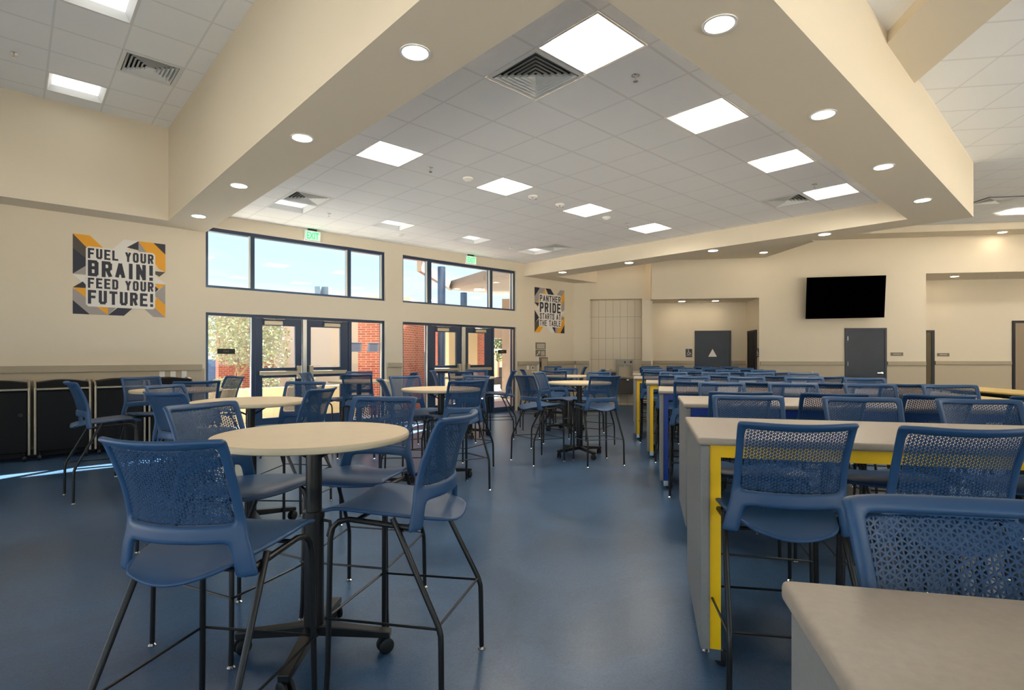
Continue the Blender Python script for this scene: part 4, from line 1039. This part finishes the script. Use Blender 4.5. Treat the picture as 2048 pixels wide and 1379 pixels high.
# ---------------------------------------------------------------- black carts along the left wall
def cart(u0, lab, kn):
    W_ = .61; t = thing('rolling_cart', lab, 'cart', roomloc(u0, 9.60, 0), PHI, 'black rolling carts by the left wall')
    B().box(.03, W_-.03, .02, .47, .12, .93).bevel(.004).build('body', 'cart_black', t)
    B().box(.035, W_-.035, .0, .019, .13, .915).bevel(.003).build('door', 'cart_black', t)
    if kn: B().lathe([(.028, 0), (.028, -.012), (.012, -.02)], 16, axis='y', o=(W_-.10, -.001, .62)).build('lock', 'vent_dark', t.children[-1], smooth=True)
    for x in (.015, W_-.015):
        B().tube([(x, -.005, .09), (x, -.005, .975), (x, .06, 1.03), (x, .47, 1.05)], .014, 8).build('side_rail', 'cart_frame', t, smooth=True)
    B().tube([(.03, -.004, .955), (W_-.03, -.004, .955)], .014, 8).build('front_bar', 'cart_frame', t, smooth=True)
    pts = [(.03, .94), (W_-.03, .94), (W_-.03, 1.035)] + [(.03+(W_-.06)*(1-k/12.), 1.035+.035*math.sin(math.pi*k/12.)) for k in range(1, 12)] + [(.03, 1.035)]
    b = B().poly(pts, -.47, -.05); b.build('curved_top', 'cart_black', t, rot=(math.pi/2, 0, 0))
    for x in (.06, W_-.06):
        for y in (.04, .42):
            b = B(); b.lathe([(.03, -.014), (.045, -.012), (.045, .012), (.03, .014)], 18, axis='x', o=(x, y, .045)); b.tube([(x, y, .05), (x, y, .12)], .012, 8)
            b.build('caster', 'rubber', t, smooth=True); B().lathe([(.022, -.016), (.022, .016)], 14, axis='x', o=(x, y, .045)).build('hub', 'satin_tan', t.children[-1])
for i, (u, lab) in enumerate(((-1.06, 'black rolling cart mostly cut off by the left photo edge'), (-.445, 'leftmost visible black rolling cart against the left wall'), (.195, 'middle black rolling cart against the left wall'), (.835, 'black rolling cart nearest the glass doors'))):
    cart(u, lab, i < 2)
cart(1.475, 'black rolling cart half hidden behind the chairs', False)

# ---------------------------------------------------------------- outside
struct(B().box(-3.2, 40, V0+.14, 45, -.06, -.02).build('ground_outside', 'concrete', rot=PHI))
struct(B().box(8.9, 11.5, V0+.5, 12.8, -.02, -.012).build('ground_paving', 'purple_paver', rot=PHI))
def ray(x, Y): return ((x-CX)/F*Y, Y)
# planter with shrubs
t = thing('planter_wall', 'low beige planter wall outside the near doors', 'planter', (0, 0, 0), PHI)
B().box(2.9, 6.6, 12.0, 12.2, -.02, .72).build('wall', 'planter_wall', t)
B().box(2.9, 6.6, 12.2, 12.75, -.02, .62).build('soil', 'soil_plant', t)
def leaves(name, m, c, rad, n, s, parent, flat=1.0):
    b = B(); R = random.Random(n)
    for i in range(n):
        while True:
            p = Vector((R.uniform(-1, 1), R.uniform(-1, 1), R.uniform(-1, 1)))
            if .15 < p.length < 1: break
        p = Vector((p.x*rad[0], p.y*rad[1], p.z*rad[2])) + Vector(c)
        d = Vector((R.gauss(0, 1), R.gauss(0, 1), R.gauss(0, .7))).normalized(); e = d.orthogonal().normalized()*s*.28; d = d*s
        b.face([p-d*.5, p+e, p+d*.5, p-e])
    return b.build(name, m, parent)
for i, (u, lab) in enumerate(((3.3, 'small shrub in the planter seen through the left sidelight'), (4.1, 'small shrub in the planter seen through the left door'), (4.9, 'small shrub in the planter behind the door post'))):
    x, y = U2W(u, 12.45); sh = thing('planter_shrub', lab, 'shrub', (x, y, .63), group='shrubs in the planter')
    leaves('foliage', 'soil_plant', (0, 0, .17), (.34, .22, .16), 420, .06, sh); B().tube([(0, 0, 0), (.02, .01, .14)], .01, 6).build('stem', 'bark', sh)
# olive tree
tx, ty = ray(478, 13.2)
tr = thing('olive_tree', 'pale leafed olive tree outside the left sidelight', 'tree', (tx, ty, 0))
B().tube([(.1, 0, -.02), (.02, 0, .6), (.0, 0, 1.0), (-.15, 0, 1.4), (-.4, 0, 2.0)], [.06, .05, .045, .035, .02], 8).tube([(.0, 0, .9), (.35, 0, 1.3), (.5, .1, 2.0)], [.045, .035, .02], 8).tube([(-.1, 0, -.02), (-.12, 0, .7), (-.02, .1, 1.6)], [.045, .035, .02], 8).build('trunk', 'bark', tr, smooth=True)
leaves('foliage', 'leaf', (.05, 0, 1.95), (.98, .7, .84), 3500, .085, tr); leaves('foliage', 'leaf', (.75, 0, 1.65), (.5, .5, .85), 900, .085, tr)
# buildings beyond
def slab(pts, z0, z1, name, m, lab, cat):
    b = B().poly(pts, z0, z1); o = b.build(name, m); return tag(o, lab, cat)
def quad_at(x0, Y0, x1, Y1, depth):
    a = Vector(ray(x0, Y0)); c = Vector(ray(x1, Y1)); d = (c-a).normalized(); n = Vector((-d.y, d.x)); n = n if n.y > 0 else -n
    return [tuple(a), tuple(c), tuple(c+n*depth), tuple(a+n*depth)]
slab(quad_at(437, 15.0, 548, 16.0, .3), -.02, 2.75, 'brick_building', 'brick', 'red brick wall behind the olive tree', 'building')
slab(quad_at(546, 16.5, 720, 15.2, 1.5), -.02, 2.8, 'stucco_building', 'stucco', 'plain beige stucco wall seen through the near doors', 'building')
slab(quad_at(716, 13.2, 800, 12.9, .8), -.02, 2.5, 'brick_pillar', 'brick', 'red brick wall seen through the right sidelight of the near doors', 'building')
b = B(); pts = [ray(790, 13.2)] + [ray(x, Y) for x, Y in ((836, 14.0), (848, 14.4), (856, 15.0), (862, 15.8))] + [ray(862, 17.5), ray(790, 17)]
tag(b.poly(pts, -.02, 2.6).build('curved_brick_wall', 'brick'), 'rounded red brick wall outside the left sidelight of the far doors', 'building')
slab(quad_at(862, 18.5, 900, 18.2, .6), -.02, 2.95, 'brick_wall', 'brick', 'narrow brick strip beside the navy column outside', 'building')
slab(quad_at(898, 18.0, 955, 18.6, .8), -.02, 2.95, 'stucco_wall', 'planter_wall', 'cream outdoor wall seen between the far door leaves', 'building')
slab(quad_at(955, 18.8, 978, 19.0, .8), -.02, 2.95, 'brick_pier', 'brick', 'brick pier seen through the right leaf of the far doors', 'building')
slab(quad_at(1004, 18.0, 1040, 18.0, .7), -.02, 3.3, 'stucco_column', 'stucco', 'square beige outdoor column right of the far doors', 'column')
slab(quad_at(984, 18.4, 1040, 18.2, .4), 2.0, 2.9, 'stucco_beam', 'stucco', 'beige outdoor beam above the golf cart', 'building')
slab(quad_at(410, 24, 440, 24, .5), -.02, 1.25, 'dark_fence', 'column_navy', 'dark blue fence piece far behind the tree', 'fence')
# navy canopy columns and canopy
for x, Y, r, zt_, lab in ((883, 15.2, .11, 3.9, 'tall navy round column outside the far doors'), (927.5, 19.0, .12, 3.62, 'farther navy column under the outdoor canopy')):
    X_, Y_ = ray(x, Y); tag(B().lathe([(r, -.02), (r, zt_)], 24).build('canopy_column', 'column_navy', loc=(X_, Y_, 0), smooth=True), lab, 'column', 'navy canopy columns')
cp = thing('canopy', 'angular beige outdoor canopy seen through the right transom window', 'canopy')
P0, P1, Q = (-2.41, 14.05), (-2.05, 18.06), (-.79, 15.8)
def beam2(a, c, wd, z0, z1):
    a, c = Vector(a), Vector(c); d = (c-a).normalized(); n = Vector((-d.y, d.x))*wd/2
    return B().poly([tuple(a-n), tuple(c-n), tuple(c+n), tuple(a+n)], z0, z1)
beam2(P0, P1, .12, 3.60, 3.88).build('edge_beam', 'canopy_tan', cp)
beam2(P1, Q, .12, 3.60, 3.88).build('edge_beam', 'canopy_tan', cp)
beam2(P0, (-.70, 15.6), .10, 3.86, 3.93).build('white_bar', 'canopy_white', cp)
B().poly([P1, Q, (.1, 14.2), (5, 17.5), (5, 23), (-.12, 19.8)], 3.61, 3.87).build('roof_slab', 'canopy_tan', cp)
# roof unit, distant trees, golf cart
X_, Y_ = ray(640, 24); t = thing('roof_building', 'low far building carrying a roof unit', 'building', (X_, Y_, 0)); B().box(-4, 4, 0, 4, -.02, 4.02).build('walls', 'stucco', t)
t = thing('roof_unit', 'grey blue mechanical unit on the roof in the left transom', 'roof unit', (X_-.05, Y_+.6, 4.02)); B().box(-.30, .30, -.25, .25, 0, .5).bevel(.01).build('housing', 'mech_grey', t); B().poly([(-.22, -.5), (.02, -.5), (.02, -.26), (-.22, -.26)], .05, .48).build('hood', 'mech_grey', t)
X_, Y_ = ray(997, 27); tr = thing('distant_tree', 'small tree far outside beyond the golf cart', 'tree', (X_, Y_, 0)); leaves('foliage', 'leaf_dark', (0.1, 0, 2.0), (.38, .4, .95), 700, .16, tr); B().tube([(0, 0, -.02), (0, 0, 1.6)], .06, 6).build('trunk', 'bark', tr)
slab(quad_at(970, 30, 1010, 30, 1), -.02, 2.1, 'far_building', 'planter_wall', 'distant tan building beyond the golf cart', 'building')
X_, Y_ = ray(993, 22); t = thing('golf_cart', 'dark golf cart parked outside beyond the far doors', 'cart', (X_, Y_, 0))
B().box(-.45, .5, -.4, .4, .25, .55).box(.1, .5, -.4, .4, .55, .95).bevel(.03).build('body', 'vent_dark', t); B().box(-.4, .55, -.45, .45, 1.62, 1.68).build('canopy_roof', 'canopy_white', t)
b = B()
for sx_ in (-.35, .48):
    for sy in (-.38, .38): b.tube([(sx_, sy, .5), (sx_, sy, 1.62)], .015, 6)
b.build('roof_post', 'vent_dark', t)
for sx_ in (-.3, .35):
    for sy in (-.4, .4): w_ = B().lathe([(.1, -.05), (.2, -.05), (.2, .05), (.1, .05)], 18, axis='y', o=(sx_, sy, .18)).build('wheel', 'rubber', t, smooth=True)
